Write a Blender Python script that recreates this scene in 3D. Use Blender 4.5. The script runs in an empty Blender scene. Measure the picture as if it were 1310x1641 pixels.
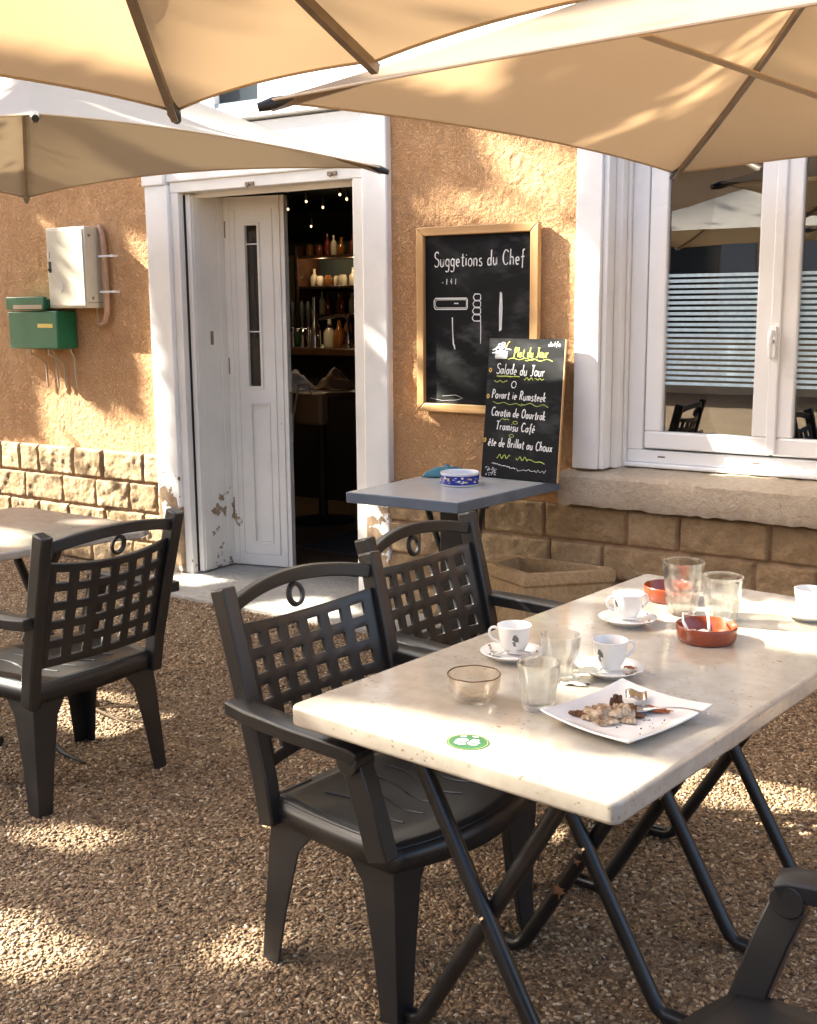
import bpy, bmesh, math, random
import numpy as np
from mathutils import Vector, Matrix
random.seed(7); RNG = np.random.default_rng(11)
R = math.radians; PI = math.pi
scn = bpy.context.scene
COL = scn.collection

# ------------------------------------------------------------------ camera, sky, sun, exposure
cam_d = bpy.data.cameras.new("camera"); cam = bpy.data.objects.new("camera", cam_d); COL.objects.link(cam)
yaw, tilt, roll = R(33.475), R(10.125), R(-0.47)
w0 = Vector((-math.sin(yaw), math.cos(yaw), 0)); r0 = Vector((math.cos(yaw), math.sin(yaw), 0)); u0 = Vector((0, 0, 1))
fw = w0 * math.cos(tilt) - u0 * math.sin(tilt); up = u0 * math.cos(tilt) + w0 * math.sin(tilt)
rr = r0 * math.cos(roll) + up * math.sin(roll); uu = up * math.cos(roll) - r0 * math.sin(roll)
M4 = Matrix((rr, uu, -fw)).transposed().to_4x4(); M4.translation = Vector((0, -4.965, 1.6))
cam.matrix_world = M4
cam_d.sensor_fit = 'VERTICAL'; cam_d.sensor_height = 36; cam_d.sensor_width = 36
cam_d.lens = 36 * 1853.34 / 1641
cam_d.clip_start = .05; cam_d.clip_end = 500
scn.camera = cam
SUN = Vector((.80, .265, -.54)).normalized()                # the way the light travels
el = math.asin(-SUN.z); az = math.atan2(-SUN.x, -SUN.y)
wd = bpy.data.worlds.new("World"); scn.world = wd; wd.use_nodes = True
nt = wd.node_tree; bg = nt.nodes["Background"]
sky = nt.nodes.new("ShaderNodeTexSky"); sky.sky_type = 'NISHITA'; sky.sun_disc = False
sky.sun_elevation = el; sky.sun_rotation = az % (2 * PI); sky.dust_density = 5.; sky.air_density = .9; sky.ozone_density = .9; sky.altitude = 50
nt.links.new(sky.outputs[0], bg.inputs[0]); bg.inputs[1].default_value = .075
sl = bpy.data.lights.new("sun", 'SUN'); sl.energy = 5.0; sl.angle = R(.4); sl.color = (1, .945, .80)
so = bpy.data.objects.new("sun", sl); COL.objects.link(so); so.rotation_euler = (-SUN).to_track_quat('Z', 'Y').to_euler()
so.location = (-12, -6, 9)
scn.view_settings.view_transform = 'Standard'; scn.view_settings.look = 'None'
scn.view_settings.exposure = 2.85; scn.view_settings.gamma = 1
scn.cycles.max_bounces = 10; scn.cycles.transparent_max_bounces = 24; scn.cycles.transmission_bounces = 10
scn.cycles.caustics_reflective = False; scn.cycles.caustics_refractive = False
scn.cycles.use_denoising = True; scn.cycles.sample_clamp_indirect = 8

# ------------------------------------------------------------------ materials
def mat(name, col, rough=.6, metal=0., bump=None, var=None, coat=0., spec=.5, sheen=0., trans=0.):
    """bump=(scale,strength,distance); var=(scale,amount[,second colour])"""
    m = bpy.data.materials.new(name); m.use_nodes = True; t = m.node_tree; b = t.nodes["Principled BSDF"]
    b.inputs["Base Color"].default_value = (*col, 1); b.inputs["Roughness"].default_value = rough
    b.inputs["Metallic"].default_value = metal; b.inputs["Coat Weight"].default_value = coat
    b.inputs["Specular IOR Level"].default_value = spec
    if trans: b.inputs["Transmission Weight"].default_value = trans
    tc = t.nodes.new("ShaderNodeTexCoord")
    if var:
        n = t.nodes.new("ShaderNodeTexNoise"); n.inputs["Scale"].default_value = var[0]; n.inputs["Detail"].default_value = 6
        t.links.new(tc.outputs["Object"], n.inputs["Vector"])
        r = t.nodes.new("ShaderNodeValToRGB"); r.color_ramp.elements[0].position = .35; r.color_ramp.elements[1].position = .68
        a = var[1]; c2 = var[2] if len(var) > 2 else tuple(x * (1 - a) for x in col)
        r.color_ramp.elements[0].color = (*c2, 1); r.color_ramp.elements[1].color = (*(min(1, x * (1 + a * .4)) for x in col), 1)
        t.links.new(n.outputs["Fac"], r.inputs[0]); t.links.new(r.outputs[0], b.inputs["Base Color"])
        mr = t.nodes.new("ShaderNodeMapRange"); mr.inputs[3].default_value = max(0, rough - .08); mr.inputs[4].default_value = min(1, rough + .12)
        t.links.new(n.outputs["Fac"], mr.inputs[0]); t.links.new(mr.outputs[0], b.inputs["Roughness"])
    if bump:
        n2 = t.nodes.new("ShaderNodeTexNoise"); n2.inputs["Scale"].default_value = bump[0]; n2.inputs["Detail"].default_value = 5
        t.links.new(tc.outputs["Object"], n2.inputs["Vector"])
        bp = t.nodes.new("ShaderNodeBump"); bp.inputs["Strength"].default_value = bump[1]; bp.inputs["Distance"].default_value = bump[2]
        t.links.new(n2.outputs["Fac"], bp.inputs["Height"]); t.links.new(bp.outputs[0], b.inputs["Normal"])
    return m

class NT:
    """small node-tree helper"""
    def __init__(s, m): s.m = m; s.t = m.node_tree; s.b = s.t.nodes["Principled BSDF"]; s.tc = s.t.nodes.new("ShaderNodeTexCoord").outputs["Object"]
    def n(s, kind, **kw):
        x = s.t.nodes.new("ShaderNode" + kind)
        for k, v in kw.items():
            if k.startswith("_"): setattr(x, k[1:], v)
            else: x.inputs[int(k[1:]) if k[0] == 'i' and k[1:].isdigit() else k.replace("__", " ")].default_value = v
        return x
    def l(s, a, b): s.t.links.new(a, b)
    def noise(s, sc, det=5, rough=.5, vec=None):
        x = s.n("TexNoise", Scale=sc, Detail=det, Roughness=rough); s.l(vec or s.tc, x.inputs["Vector"]); return x.outputs["Fac"]
    def ramp(s, fac, *stops):
        r = s.n("ValToRGB"); e = r.color_ramp.elements
        while len(e) < len(stops): e.new(.5)
        for q, (p, c) in zip(e, stops): q.position = p; q.color = (*c, 1) if not isinstance(c, (int, float)) else (c, c, c, 1)
        s.l(fac, r.inputs[0]); return r.outputs[0]
    def mix(s, fac, a, b, typ='MIX'):
        x = s.t.nodes.new("ShaderNodeMix"); x.data_type = 'RGBA'; x.blend_type = typ
        for i, v in ((0, fac), (6, a), (7, b)):
            if isinstance(v, (int, float)): x.inputs[i].default_value = v
            elif isinstance(v, tuple): x.inputs[i].default_value = (*v, 1)
            else: s.l(v, x.inputs[i])
        return x.outputs[2]
    def math(s, op, a, b=0.):
        x = s.t.nodes.new("ShaderNodeMath"); x.operation = op
        for i, v in ((0, a), (1, b)):
            if isinstance(v, (int, float)): x.inputs[i].default_value = v
            else: s.l(v, x.inputs[i])
        return x.outputs[0]
    def bump(s, h, st, dist, prev=None):
        x = s.n("Bump", Strength=st, Distance=dist); s.l(h, x.inputs["Height"])
        if prev: s.l(prev, x.inputs["Normal"])
        return x.outputs[0]
def new(name, rough=.6):
    m = bpy.data.materials.new(name); m.use_nodes = True; N = NT(m); N.b.inputs["Roughness"].default_value = rough; return m, N

def stucco_mat():
    m, N = new("ochre stucco", .92)
    big = N.noise(1.3, 4); mid = N.noise(9, 4)
    c = N.ramp(big, (.3, (.70, .37, .16)), (.55, (.76, .425, .195)), (.75, (.81, .485, .24)))
    c = N.mix(.45, c, N.ramp(mid, (.3, (.62, .32, .14)), (.7, (.80, .50, .27))))
    N.l(c, N.b.inputs["Base Color"])
    wm = N.n("TexNoise", Scale=44., Detail=2.5, Distortion=1.6); N.l(N.tc, wm.inputs["Vector"])
    worm = N.ramp(N.math('ABSOLUTE', N.math('SUBTRACT', wm.outputs["Fac"], .5)), (.0, 0.), (.07, .75), (.2, 1.))
    grit = N.noise(120, 7, .75)
    b1 = N.bump(worm, .8, .012); b2 = N.bump(grit, .9, .007, b1)
    N.l(b2, N.b.inputs["Normal"]); return m
def stone_mat(name, c1, c2, c3, sc=1., tone=False):
    m, N = new(name, .9)
    a = N.noise(3.2 * sc, 6); d = N.noise(26 * sc, 8, .7)
    c = N.mix(.55, N.ramp(a, (.3, c1), (.7, c2)), N.ramp(d, (.35, c3), (.62, c2)))
    if tone:
        q_ = N.n('Attribute', _attribute_name='tone'); c = N.mix(1., c, N.ramp(q_.outputs['Fac'], (0., (.66, .60, .52)), (.5, (.92, .86, .78)), (1., (1., 1., .98))), 'MULTIPLY')
    N.l(c, N.b.inputs["Base Color"])
    N.l(N.bump(d, .9, .014, N.bump(N.noise(9 * sc, 6), .6, .02)), N.b.inputs["Normal"]); return m
def peel_mat(name, white, under, zlo, zhi, amount=.5, rough=.55):
    """white paint flaking off in patches, more of them low down where splash water wets it"""
    m, N = new(name, rough)
    sep = N.n("SeparateXYZ"); N.l(N.tc, sep.inputs[0])
    g = N.n("MapRange", i1=zlo, i2=zhi, i3=amount, i4=0.); N.l(sep.outputs[2], g.inputs[0])
    n = N.noise(7, 8, .62); n2 = N.noise(38, 4)
    k = N.math('GREATER_THAN', N.math('ADD', N.math('MULTIPLY', n, .85), N.math('ADD', g.outputs[0], N.math('MULTIPLY', n2, .15))), .80)
    und = N.ramp(N.noise(30, 6), (.3, under), (.7, tuple(min(1, x * 1.9) for x in under)))
    wc = N.ramp(N.noise(4, 5), (.3, tuple(x * .9 for x in white)), (.65, white))
    N.l(N.mix(k, wc, und), N.b.inputs["Base Color"])
    h = N.math('SUBTRACT', 1., k)
    N.l(N.bump(N.noise(60, 4), .25, .003, N.bump(h, .8, .004)), N.b.inputs["Normal"]); return m
def gravel_mat():
    m, N = new("bound gravel", .85)
    wv = N.n("MixRGB"); wv.inputs[0].default_value = .018
    nn = N.n("TexNoise", Scale=40.); N.l(N.tc, nn.inputs["Vector"]); N.l(N.tc, wv.inputs[1]); N.l(nn.outputs["Color"], wv.inputs[2])
    v = N.n("TexVoronoi", Scale=95.); N.l(wv.outputs[0], v.inputs["Vector"])
    sp = N.n("SeparateXYZ"); N.l(v.outputs["Color"], sp.inputs[0])
    c = N.ramp(sp.outputs[0], (0., (.10, .06, .03)), (.5, (.23, .148, .078)), (.85, (.33, .23, .13)), (1., (.44, .33, .2)))
    c = N.mix(.3, c, N.ramp(N.noise(2.2, 4), (.3, (.13, .08, .045)), (.7, (.25, .165, .10))))
    N.l(c, N.b.inputs["Base Color"])
    N.l(N.bump(N.noise(160, 3), .5, .004, N.bump(N.math('SUBTRACT', 1., v.outputs["Distance"]), .9, .012)), N.b.inputs["Normal"]); return m
def chip_mat():
    m, N = new("gravel chips", .7)
    oi = N.n("ObjectInfo")
    c = N.ramp(oi.outputs["Random"], (0., (.05, .027, .012)), (.3, (.19, .113, .055)), (.7, (.35, .23, .125)), (.93, (.49, .36, .22)), (1., (.64, .54, .40)))
    N.l(c, N.b.inputs["Base Color"]); return m
def marble_mat():
    m, N = new("cream marble", .16)
    a = N.noise(2.4, 6); d = N.noise(16, 8, .65)
    c = N.mix(.5, N.ramp(a, (.3, (.43, .385, .315)), (.7, (.54, .495, .415))), N.ramp(d, (.33, (.37, .32, .25)), (.66, (.58, .535, .46))))
    v = N.n("TexVoronoi", Scale=42., Randomness=1.); mp = N.n("Mapping"); mp.inputs["Scale"].default_value = (1, 2.2, 1.4)
    nn = N.n("TexNoise", Scale=12.); N.l(N.tc, nn.inputs["Vector"])
    mv = N.n("MixRGB"); mv.inputs[0].default_value = .07; N.l(N.tc, mv.inputs[1]); N.l(nn.outputs["Color"], mv.inputs[2]); N.l(mv.outputs[0], mp.inputs[0]); N.l(mp.outputs[0], v.inputs["Vector"])
    pit = N.ramp(v.outputs["Distance"], (.12, 1.), (.22, 0.)); gate = N.ramp(N.noise(7, 3), (.46, 0.), (.56, 1.))
    pk = N.mix(1., pit, gate, 'MULTIPLY')
    N.l(N.mix(pk, c, (.27, .19, .125)), N.b.inputs["Base Color"])
    N.l(N.ramp(N.noise(20, 4), (.3, .07), (.7, .17)), N.b.inputs["Roughness"])
    N.l(N.bump(pk, -.25, .002), N.b.inputs["Normal"])
    N.b.inputs["Coat Weight"].default_value = .5; N.b.inputs["Coat Roughness"].default_value = .08; return m
def fabric_mat(name, col, tr):
    m = bpy.data.materials.new(name); m.use_nodes = True; t = m.node_tree; t.nodes.clear(); N = NT.__new__(NT); N.m = m; N.t = t
    N.tc = t.nodes.new("ShaderNodeTexCoord").outputs["Object"]
    out = t.nodes.new("ShaderNodeOutputMaterial"); d = t.nodes.new("ShaderNodeBsdfDiffuse"); x = t.nodes.new("ShaderNodeBsdfTranslucent"); mx = t.nodes.new("ShaderNodeMixShader")
    c = N.ramp(N.noise(1.6, 4), (.3, tuple(v * .95 for v in col)), (.7, col)); N.l(c, d.inputs[0])
    x.inputs[0].default_value = (*tr, 1); mx.inputs[0].default_value = .5
    bp = N.bump(N.noise(420, 2), .12, .001, N.bump(N.noise(7, 3), .22, .012)); N.l(bp, d.inputs["Normal"])
    N.l(d.outputs[0], mx.inputs[1]); N.l(x.outputs[0], mx.inputs[2]); N.l(mx.outputs[0], out.inputs[0]); return m
def glass_pane(name, tint, ior=1.9):
    m = bpy.data.materials.new(name); m.use_nodes = True; t = m.node_tree; t.nodes.clear()
    out = t.nodes.new("ShaderNodeOutputMaterial"); a = t.nodes.new("ShaderNodeBsdfTransparent"); g = t.nodes.new("ShaderNodeBsdfGlossy"); f = t.nodes.new("ShaderNodeFresnel"); mx = t.nodes.new("ShaderNodeMixShader")
    a.inputs[0].default_value = (*tint, 1); g.inputs["Roughness"].default_value = .0; f.inputs[0].default_value = ior
    n = t.nodes.new("ShaderNodeTexNoise"); n.inputs["Scale"].default_value = 2.; bp = t.nodes.new("ShaderNodeBump"); bp.inputs["Strength"].default_value = .006; bp.inputs["Distance"].default_value = .05
    t.links.new(n.outputs["Fac"], bp.inputs["Height"]); t.links.new(bp.outputs[0], g.inputs["Normal"])
    t.links.new(f.outputs[0], mx.inputs[0]); t.links.new(a.outputs[0], mx.inputs[1]); t.links.new(g.outputs[0], mx.inputs[2]); t.links.new(mx.outputs[0], out.inputs[0]); return m
def clear_glass(name, tint=(1, 1, 1), thin=.6):
    """thin drinking glass: part straight-through, part refracting, mirror-like at grazing angles"""
    m = bpy.data.materials.new(name); m.use_nodes = True; t = m.node_tree; t.nodes.clear()
    out = t.nodes.new("ShaderNodeOutputMaterial"); a = t.nodes.new("ShaderNodeBsdfTransparent"); g = t.nodes.new("ShaderNodeBsdfGlass"); mx = t.nodes.new("ShaderNodeMixShader")
    a.inputs[0].default_value = (*tint, 1); g.inputs["Color"].default_value = (*tint, 1); g.inputs["IOR"].default_value = 1.46; g.inputs["Roughness"].default_value = .0; mx.inputs[0].default_value = 1 - thin
    gl = t.nodes.new("ShaderNodeBsdfGlossy"); gl.inputs["Roughness"].default_value = .0; lw = t.nodes.new("ShaderNodeLayerWeight"); lw.inputs[0].default_value = .5; pw = t.nodes.new("ShaderNodeMath"); pw.operation = "POWER"; pw.inputs[1].default_value = 2.4; fr = t.nodes.new("ShaderNodeMath"); fr.operation = "MULTIPLY_ADD"; fr.inputs[1].default_value = .78; fr.inputs[2].default_value = .045; t.links.new(lw.outputs["Facing"], pw.inputs[0]); t.links.new(pw.outputs[0], fr.inputs[0]); m2 = t.nodes.new("ShaderNodeMixShader")
    t.links.new(fr.outputs[0], m2.inputs[0]); t.links.new(a.outputs[0], m2.inputs[1]); t.links.new(gl.outputs[0], m2.inputs[2])
    t.links.new(m2.outputs[0], mx.inputs[1]); t.links.new(g.outputs[0], mx.inputs[2]); t.links.new(mx.outputs[0], out.inputs[0]); return m
def emit(name, col, st):
    m, N = new(name); N.b.inputs["Emission Color"].default_value = (*col, 1); N.b.inputs["Emission Strength"].default_value = st; return m
def board_mat(name):
    m, N = new(name, .85); N.b.inputs['Specular IOR Level'].default_value = .2
    s = N.n("Mapping"); s.inputs["Scale"].default_value = (2.2, 1, 5); s.inputs["Rotation"].default_value = (0, .5, 0); N.l(N.tc, s.inputs[0])
    sm = N.noise(2.6, 7, .6, s.outputs[0]); gate = N.noise(3.3, 2)
    k = N.mix(1., N.ramp(sm, (.48, 0.), (.82, 1.)), N.ramp(gate, (.42, 0.), (.7, 1.)), 'MULTIPLY')
    N.l(N.mix(k, (.010, .0105, .011), (.14, .145, .15)), N.b.inputs["Base Color"]); return m
def wood_mat(name, c1, c2, axis=2):
    m, N = new(name, .5)
    s = N.n("Mapping"); sc = [26, 26, 26]; sc[axis] = 1.6; s.inputs["Scale"].default_value = sc; N.l(N.tc, s.inputs[0])
    g = N.noise(1., 6, .6, s.outputs[0]); N.l(N.ramp(g, (.3, c1), (.7, c2)), N.b.inputs["Base Color"])
    N.l(N.bump(g, .2, .002), N.b.inputs["Normal"]); return m
def cup_mat():
    m, N = new("printed porcelain", .12)
    sp = N.n("SeparateXYZ"); N.l(N.tc, sp.inputs[0])
    v = N.n("TexVoronoi", Scale=26., Randomness=.8); mp = N.n("Mapping"); mp.inputs["Scale"].default_value = (1, 1, .45); N.l(N.tc, mp.inputs[0]); N.l(mp.outputs[0], v.inputs["Vector"])
    sc = N.n("SeparateXYZ"); N.l(v.outputs["Color"], sc.inputs[0])
    blot = N.math('MULTIPLY', N.math('LESS_THAN', v.outputs["Distance"], .26), N.math('GREATER_THAN', sc.outputs[1], .62))
    zz = N.math('MULTIPLY', N.math('GREATER_THAN', sp.outputs[2], .022), N.math('LESS_THAN', sp.outputs[2], .052))
    inner = N.math('GREATER_THAN', N.noise(90, 2), .46)
    k = N.math('MULTIPLY', N.math('MULTIPLY', blot, zz), inner)
    N.l(N.mix(k, (.80, .79, .765), N.ramp(sc.outputs[0], (.3, (.16, .15, .14)), (.6, (.55, .27, .08)))), N.b.inputs["Base Color"]); return m

MT = dict(
 stucco=stucco_mat(),
 plinth=stone_mat("split limestone", (.37, .26, .145), (.50, .37, .225), (.31, .205, .105), 1.3, True),
 mortar=mat("mortar", (.36, .23, .13), .95, bump=(60, .5, .01), var=(12, .3)),
 sill=stone_mat("sill limestone", (.46, .37, .27), (.56, .47, .36), (.40, .31, .215), 1.6),
 planter=stone_mat("trough stone", (.48, .31, .15), (.60, .42, .23), (.37, .225, .105), 2.),
 white=peel_mat("white wall paint", (.88, .875, .85), (.22, .15, .09), .15, 1.15, .42),
 whitehi=mat("white upper wall", (.86, .86, .85), .85, bump=(40, .2, .01), var=(2, .06)),
 wood_white=peel_mat("old white door paint", (.86, .84, .79), (.22, .155, .10), 0, 2.4, .205, .42),
 pvc=mat("white window plastic", (.88, .885, .88), .28, var=(3, .04)),
 dark=mat("black gap", (.012, .012, .012), .8),
 pane=glass_pane("window glass", (.42, .47, .47), 3.0),
 doorpane=glass_pane("door glass", (.12, .15, .15)),
 film=mat("pale blue film", (.52, .70, .80), .35, var=(40, .15)),
 resin=mat("charcoal resin", (.0112, .0120, .0138), .34, bump=(220, .10, .002), var=(5, .5, (.024, .023, .022)), spec=.55),
 steel=mat("black lacquered tube", (.014, .014, .015), .3, bump=(60, .08, .002), var=(14, .3)),
 chrome=mat("polished steel", (.62, .62, .62), .16, 1.),
 marble=marble_mat(),
 canvas=fabric_mat("sand canvas", (.40, .315, .235), (.285, .188, .103)),
 canvasgrey=fabric_mat("weathered pale canvas", (.74, .68, .62), (.07, .05, .03)),
 rib=mat("bronze rib", (.25, .195, .145), .4, .3, var=(20, .2)),
 ribtan=mat("tan strap", (.47, .36, .25), .8, bump=(300, .2, .001)),
 gravel=gravel_mat(), chips=chip_mat(),
 slab=stone_mat("worn concrete", (.36, .34, .31), (.46, .44, .40), (.29, .27, .24), 1.2),
 cabinet=mat("cream enamel", (.60, .55, .43), .38, bump=(30, .1, .004), var=(4, .12)),
 conduit=mat("terracotta conduit", (.46, .28, .17), .6, var=(12, .2)),
 green=mat("green enamel", (.010, .13, .058), .3, var=(5, .2)),
 yellow=mat("yellow card", (.72, .55, .12), .6),
 pine=wood_mat("varnished pine", (.44, .235, .085), (.62, .38, .165)),
 pineh=wood_mat("varnished pine rails", (.44, .235, .085), (.62, .38, .165), 0),
 slate=board_mat("chalkboard slate"), chalk=mat("white chalk", (.78, .78, .76), .95, bump=(400, .6, .002)),
 limechalk=mat("lime chalk", (.46, .55, .12), .95), yellowchalk=mat("amber chalk", (.75, .48, .12), .95),
 bluetop=mat("grey laminate", (.46, .46, .455), .22, var=(3, .025)), blueedge=mat("slate blue edge", (.13, .165, .215), .35, var=(8, .15)),
 tinblue=mat("cobalt tin print", (.012, .03, .27), .25), tin=mat("white tin", (.72, .74, .78), .25), teal=mat("teal wrapper", (.05, .19, .24), .35, bump=(40, .5, .01)),
 porcelain=mat("white porcelain", (.80, .79, .77), .12), cup=cup_mat(), coffee=mat("coffee", (.045, .016, .006), .08), crema=mat("crema", (.30, .13, .035), .3),
 terra=mat("glazed terracotta", (.27, .048, .014), .18, var=(14, .35), coat=.4),
 glass=clear_glass("tumbler glass", (.985, .995, .99)), smoke=clear_glass("amber tinted glass", (.975, .945, .895), .8),
 cake=mat("cake cream", (.60, .49, .35), .75, bump=(150, .9, .006), var=(60, .4, (.24, .13, .06))), crust=mat("brown crust", (.16, .065, .025), .75, bump=(140, .8, .004), var=(60, .4)),
 sauce=mat("caramel sauce", (.40, .13, .05), .2, var=(60, .3)), paper=mat("torn paper", (.72, .66, .54), .7, bump=(60, .5, .004), var=(40, .2)),
 sticker=mat("green sticker", (.018, .085, .032), .4), stickerw=mat("sticker white", (.60, .62, .58), .5), stickery=mat("sticker gold", (.26, .27, .09), .5),
 leafdry=mat("dry leaf", (.30, .13, .045), .8), twig=mat("twig bark", (.13, .085, .05), .9),
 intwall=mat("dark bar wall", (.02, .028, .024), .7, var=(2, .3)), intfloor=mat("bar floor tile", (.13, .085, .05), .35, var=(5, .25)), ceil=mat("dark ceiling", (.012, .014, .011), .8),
 barwood=mat("dark bar wood", (.065, .03, .015), .3, var=(6, .4)), black=mat("matt black", (.012, .012, .012), .6), matt=mat("door mat", (.045, .045, .047), .95, bump=(200, .6, .006)),
 cloth=mat("pale cloth", (.55, .55, .57), .9), leather=mat("tan leather", (.20, .11, .05), .6), bulb=emit("spot bulb", (1, .60, .26), 1.1), mirror=mat("blue mirror panel", (.16, .25, .26), .12, .0, spec=.9),
 amber=mat("amber spirit", (.30, .11, .025), .06, trans=.5), bottleg=mat("green bottle", (.03, .10, .04), .06, trans=.4), bottlec=mat("pale bottle", (.62, .56, .42), .08, trans=.3), bottler=mat("red bottle", (.15, .03, .018), .08), redcap=mat("dark cap", (.04, .02, .02), .4),
 facade=mat("ochre opposite facade", (.56, .42, .28), .9, var=(1.5, .15)), dkpane=mat("dark far glass", (.03, .04, .05), .1), shutter=mat("blue grey shutter", (.16, .20, .24), .5),
 bark=mat("plane bark", (.24, .19, .13), .9, bump=(12, .6, .03), var=(4, .4)), leaf=None)
def leaf_mat():
    m, N = new("plane leaf", .5); N.l(N.ramp(N.noise(1.1, 3), (.3, (.045, .085, .018)), (.7, (.10, .15, .035))), N.b.inputs["Base Color"]); return m
MT['leaf'] = leaf_mat()

# ------------------------------------------------------------------ mesh helpers
class MB:
    def __init__(s): s.v = []; s.f = []
    def add(s, vs, fs):
        o = len(s.v); s.v += [tuple(v) for v in vs]; s.f += [tuple(i + o for i in f) for f in fs]; return s
    def box(s, a, b, M=None):
        (x0, y0, z0), (x1, y1, z1) = a, b
        vs = [Vector(p) for p in ((x0, y0, z0), (x1, y0, z0), (x1, y1, z0), (x0, y1, z0), (x0, y0, z1), (x1, y0, z1), (x1, y1, z1), (x0, y1, z1))]
        if M: vs = [M @ v for v in vs]
        return s.add(vs, [(0, 3, 2, 1), (4, 5, 6, 7), (0, 1, 5, 4), (1, 2, 6, 5), (2, 3, 7, 6), (3, 0, 4, 7)])
    def hexa(s, bot, top):
        return s.add(list(bot) + list(top), [(0, 3, 2, 1), (4, 5, 6, 7), (0, 1, 5, 4), (1, 2, 6, 5), (2, 3, 7, 6), (3, 0, 4, 7)])
    def loft(s, rings, closed=True, caps=True):
        n = len(rings[0]); vs = [p for r in rings for p in r]; fs = []
        for k in range(len(rings) - 1):
            for i in range(n if closed else n - 1):
                j = (i + 1) % n; fs.append((k * n + i, k * n + j, (k + 1) * n + j, (k + 1) * n + i))
        if caps: fs += [tuple(range(n - 1, -1, -1)), tuple((len(rings) - 1) * n + i for i in range(n))]
        return s.add(vs, fs)
    def tube(s, path, r, n=10, sect=None, upv=None):
        """r: radius or list; sect: explicit 2-D section (list of (a,b)) instead of a circle"""
        P = [Vector(p) for p in path]; rings = []; prev = None
        for i, p in enumerate(P):
            t = (P[min(i + 1, len(P) - 1)] - P[max(i - 1, 0)]).normalized()
            if prev is None:
                a = Vector(upv) if upv else (Vector((0, 0, 1)) if abs(t.z) < .9 else Vector((1, 0, 0)))
            else: a = prev
            b1 = (a - t * a.dot(t)).normalized(); b2 = t.cross(b1); prev = b1
            rad = r[i] if isinstance(r, (list, tuple)) else r
            if sect: rings.append([p + b2 * q[0] + b1 * q[1] for q in sect])
            else: rings.append([p + (b1 * math.cos(2 * PI * k / n) + b2 * math.sin(2 * PI * k / n)) * rad for k in range(n)])
        return s.loft(rings)
    def lathe(s, prof, n=40, c=(0, 0, 0), M=None, rfun=None):
        rings = []
        for (r, z) in prof:
            ring = []
            for k in range(n):
                a = 2 * PI * k / n; q = r * (rfun(a, r, z) if rfun else 1.)
                v = Vector((c[0] + q * math.cos(a), c[1] + q * math.sin(a), c[2] + z)); ring.append(M @ v if M else v)
            rings.append(ring)
        return s.loft(rings, caps=True)
    def prism(s, pts, z0, z1):
        n = len(pts); return s.loft([[(x, y, z0) for x, y in pts], [(x, y, z1) for x, y in pts]])
    def grid(s, P):
        """P: 2-D list of points"""
        h, w = len(P), len(P[0]); vs = [p for r in P for p in r]
        return s.add(vs, [(i * w + j, i * w + j + 1, (i + 1) * w + j + 1, (i + 1) * w + j) for i in range(h - 1) for j in range(w - 1)])
    def build(s, name, m, parent=None, bevel=0, seg=2, smooth=35, solid=0, sub=0, fix=True):
        me = bpy.data.meshes.new(name); me.from_pydata([tuple(v) for v in s.v], [], s.f); me.update()
        if fix:
            b = bmesh.new(); b.from_mesh(me); bmesh.ops.recalc_face_normals(b, faces=b.faces); b.to_mesh(me); b.free()
        ms = m if isinstance(m, (list, tuple)) else [m]
        for q in ms: me.materials.append(q)
        if smooth:
            me.shade_smooth(); me.set_sharp_from_angle(angle=R(smooth))
        o = bpy.data.objects.new(name, me); COL.objects.link(o)
        if parent: o.parent = parent
        if solid: d = o.modifiers.new("solid", 'SOLIDIFY'); d.thickness = solid; d.offset = 0
        if bevel:
            d = o.modifiers.new("bevel", 'BEVEL'); d.width = bevel; d.segments = seg; d.limit_method = 'ANGLE'; d.angle_limit = R(40); d.harden_normals = False
            if smooth: pass
        if sub: d = o.modifiers.new("sub", 'SUBSURF'); d.levels = sub; d.render_levels = sub
        return o
def thing(name, label, cat, loc=(0, 0, 0), rz=0, group=None):
    o = bpy.data.objects.new(name, None); COL.objects.link(o); o.location = loc; o.rotation_euler = (0, 0, rz); o.empty_display_size = .1
    o['label'] = label; o['category'] = cat
    if group: o['group'] = group
    return o
def tag(o, label, cat, group=None):
    o['label'] = label; o['category'] = cat
    if group: o['group'] = group
    return o
def struct(o): o['kind'] = 'structure'; return o
def copy_tree(o, parent=None):
    c = o.copy(); COL.objects.link(c)
    if parent: c.parent = parent
    for ch in list(o.children): copy_tree(ch, c)
    return c
# fast value noise for modelled relief
class VN:
    def __init__(s, seed): s.g = np.random.default_rng(seed).random((256, 256))
    def __call__(s, x, y):
        xi = np.floor(x).astype(int); yi = np.floor(y).astype(int); fx = x - xi; fy = y - yi
        fx = fx * fx * (3 - 2 * fx); fy = fy * fy * (3 - 2 * fy); g = s.g
        a = g[xi & 255, yi & 255]; b = g[(xi + 1) & 255, yi & 255]; c = g[xi & 255, (yi + 1) & 255]; d = g[(xi + 1) & 255, (yi + 1) & 255]
        return a * (1 - fx) * (1 - fy) + b * fx * (1 - fy) + c * (1 - fx) * fy + d * fx * fy
    def fbm(s, x, y, o=4):
        t = 0; a = .5
        for k in range(o): t = t + a * s(x * 2 ** k + 17 * k, y * 2 ** k + 5 * k); a *= .5
        return t
vn = VN(3); vn2 = VN(9)
def np_grid(mb, X, Y, Z):
    h, w = X.shape; o = len(mb.v)
    mb.v += list(zip(X.ravel().tolist(), Y.ravel().tolist(), Z.ravel().tolist()))
    i = np.arange(h - 1)[:, None] * w + np.arange(w - 1)[None, :] + o
    q = np.stack([i, i + 1, i + w + 1, i + w], -1).reshape(-1, 4); mb.f += [tuple(r) for r in q.tolist()]

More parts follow.
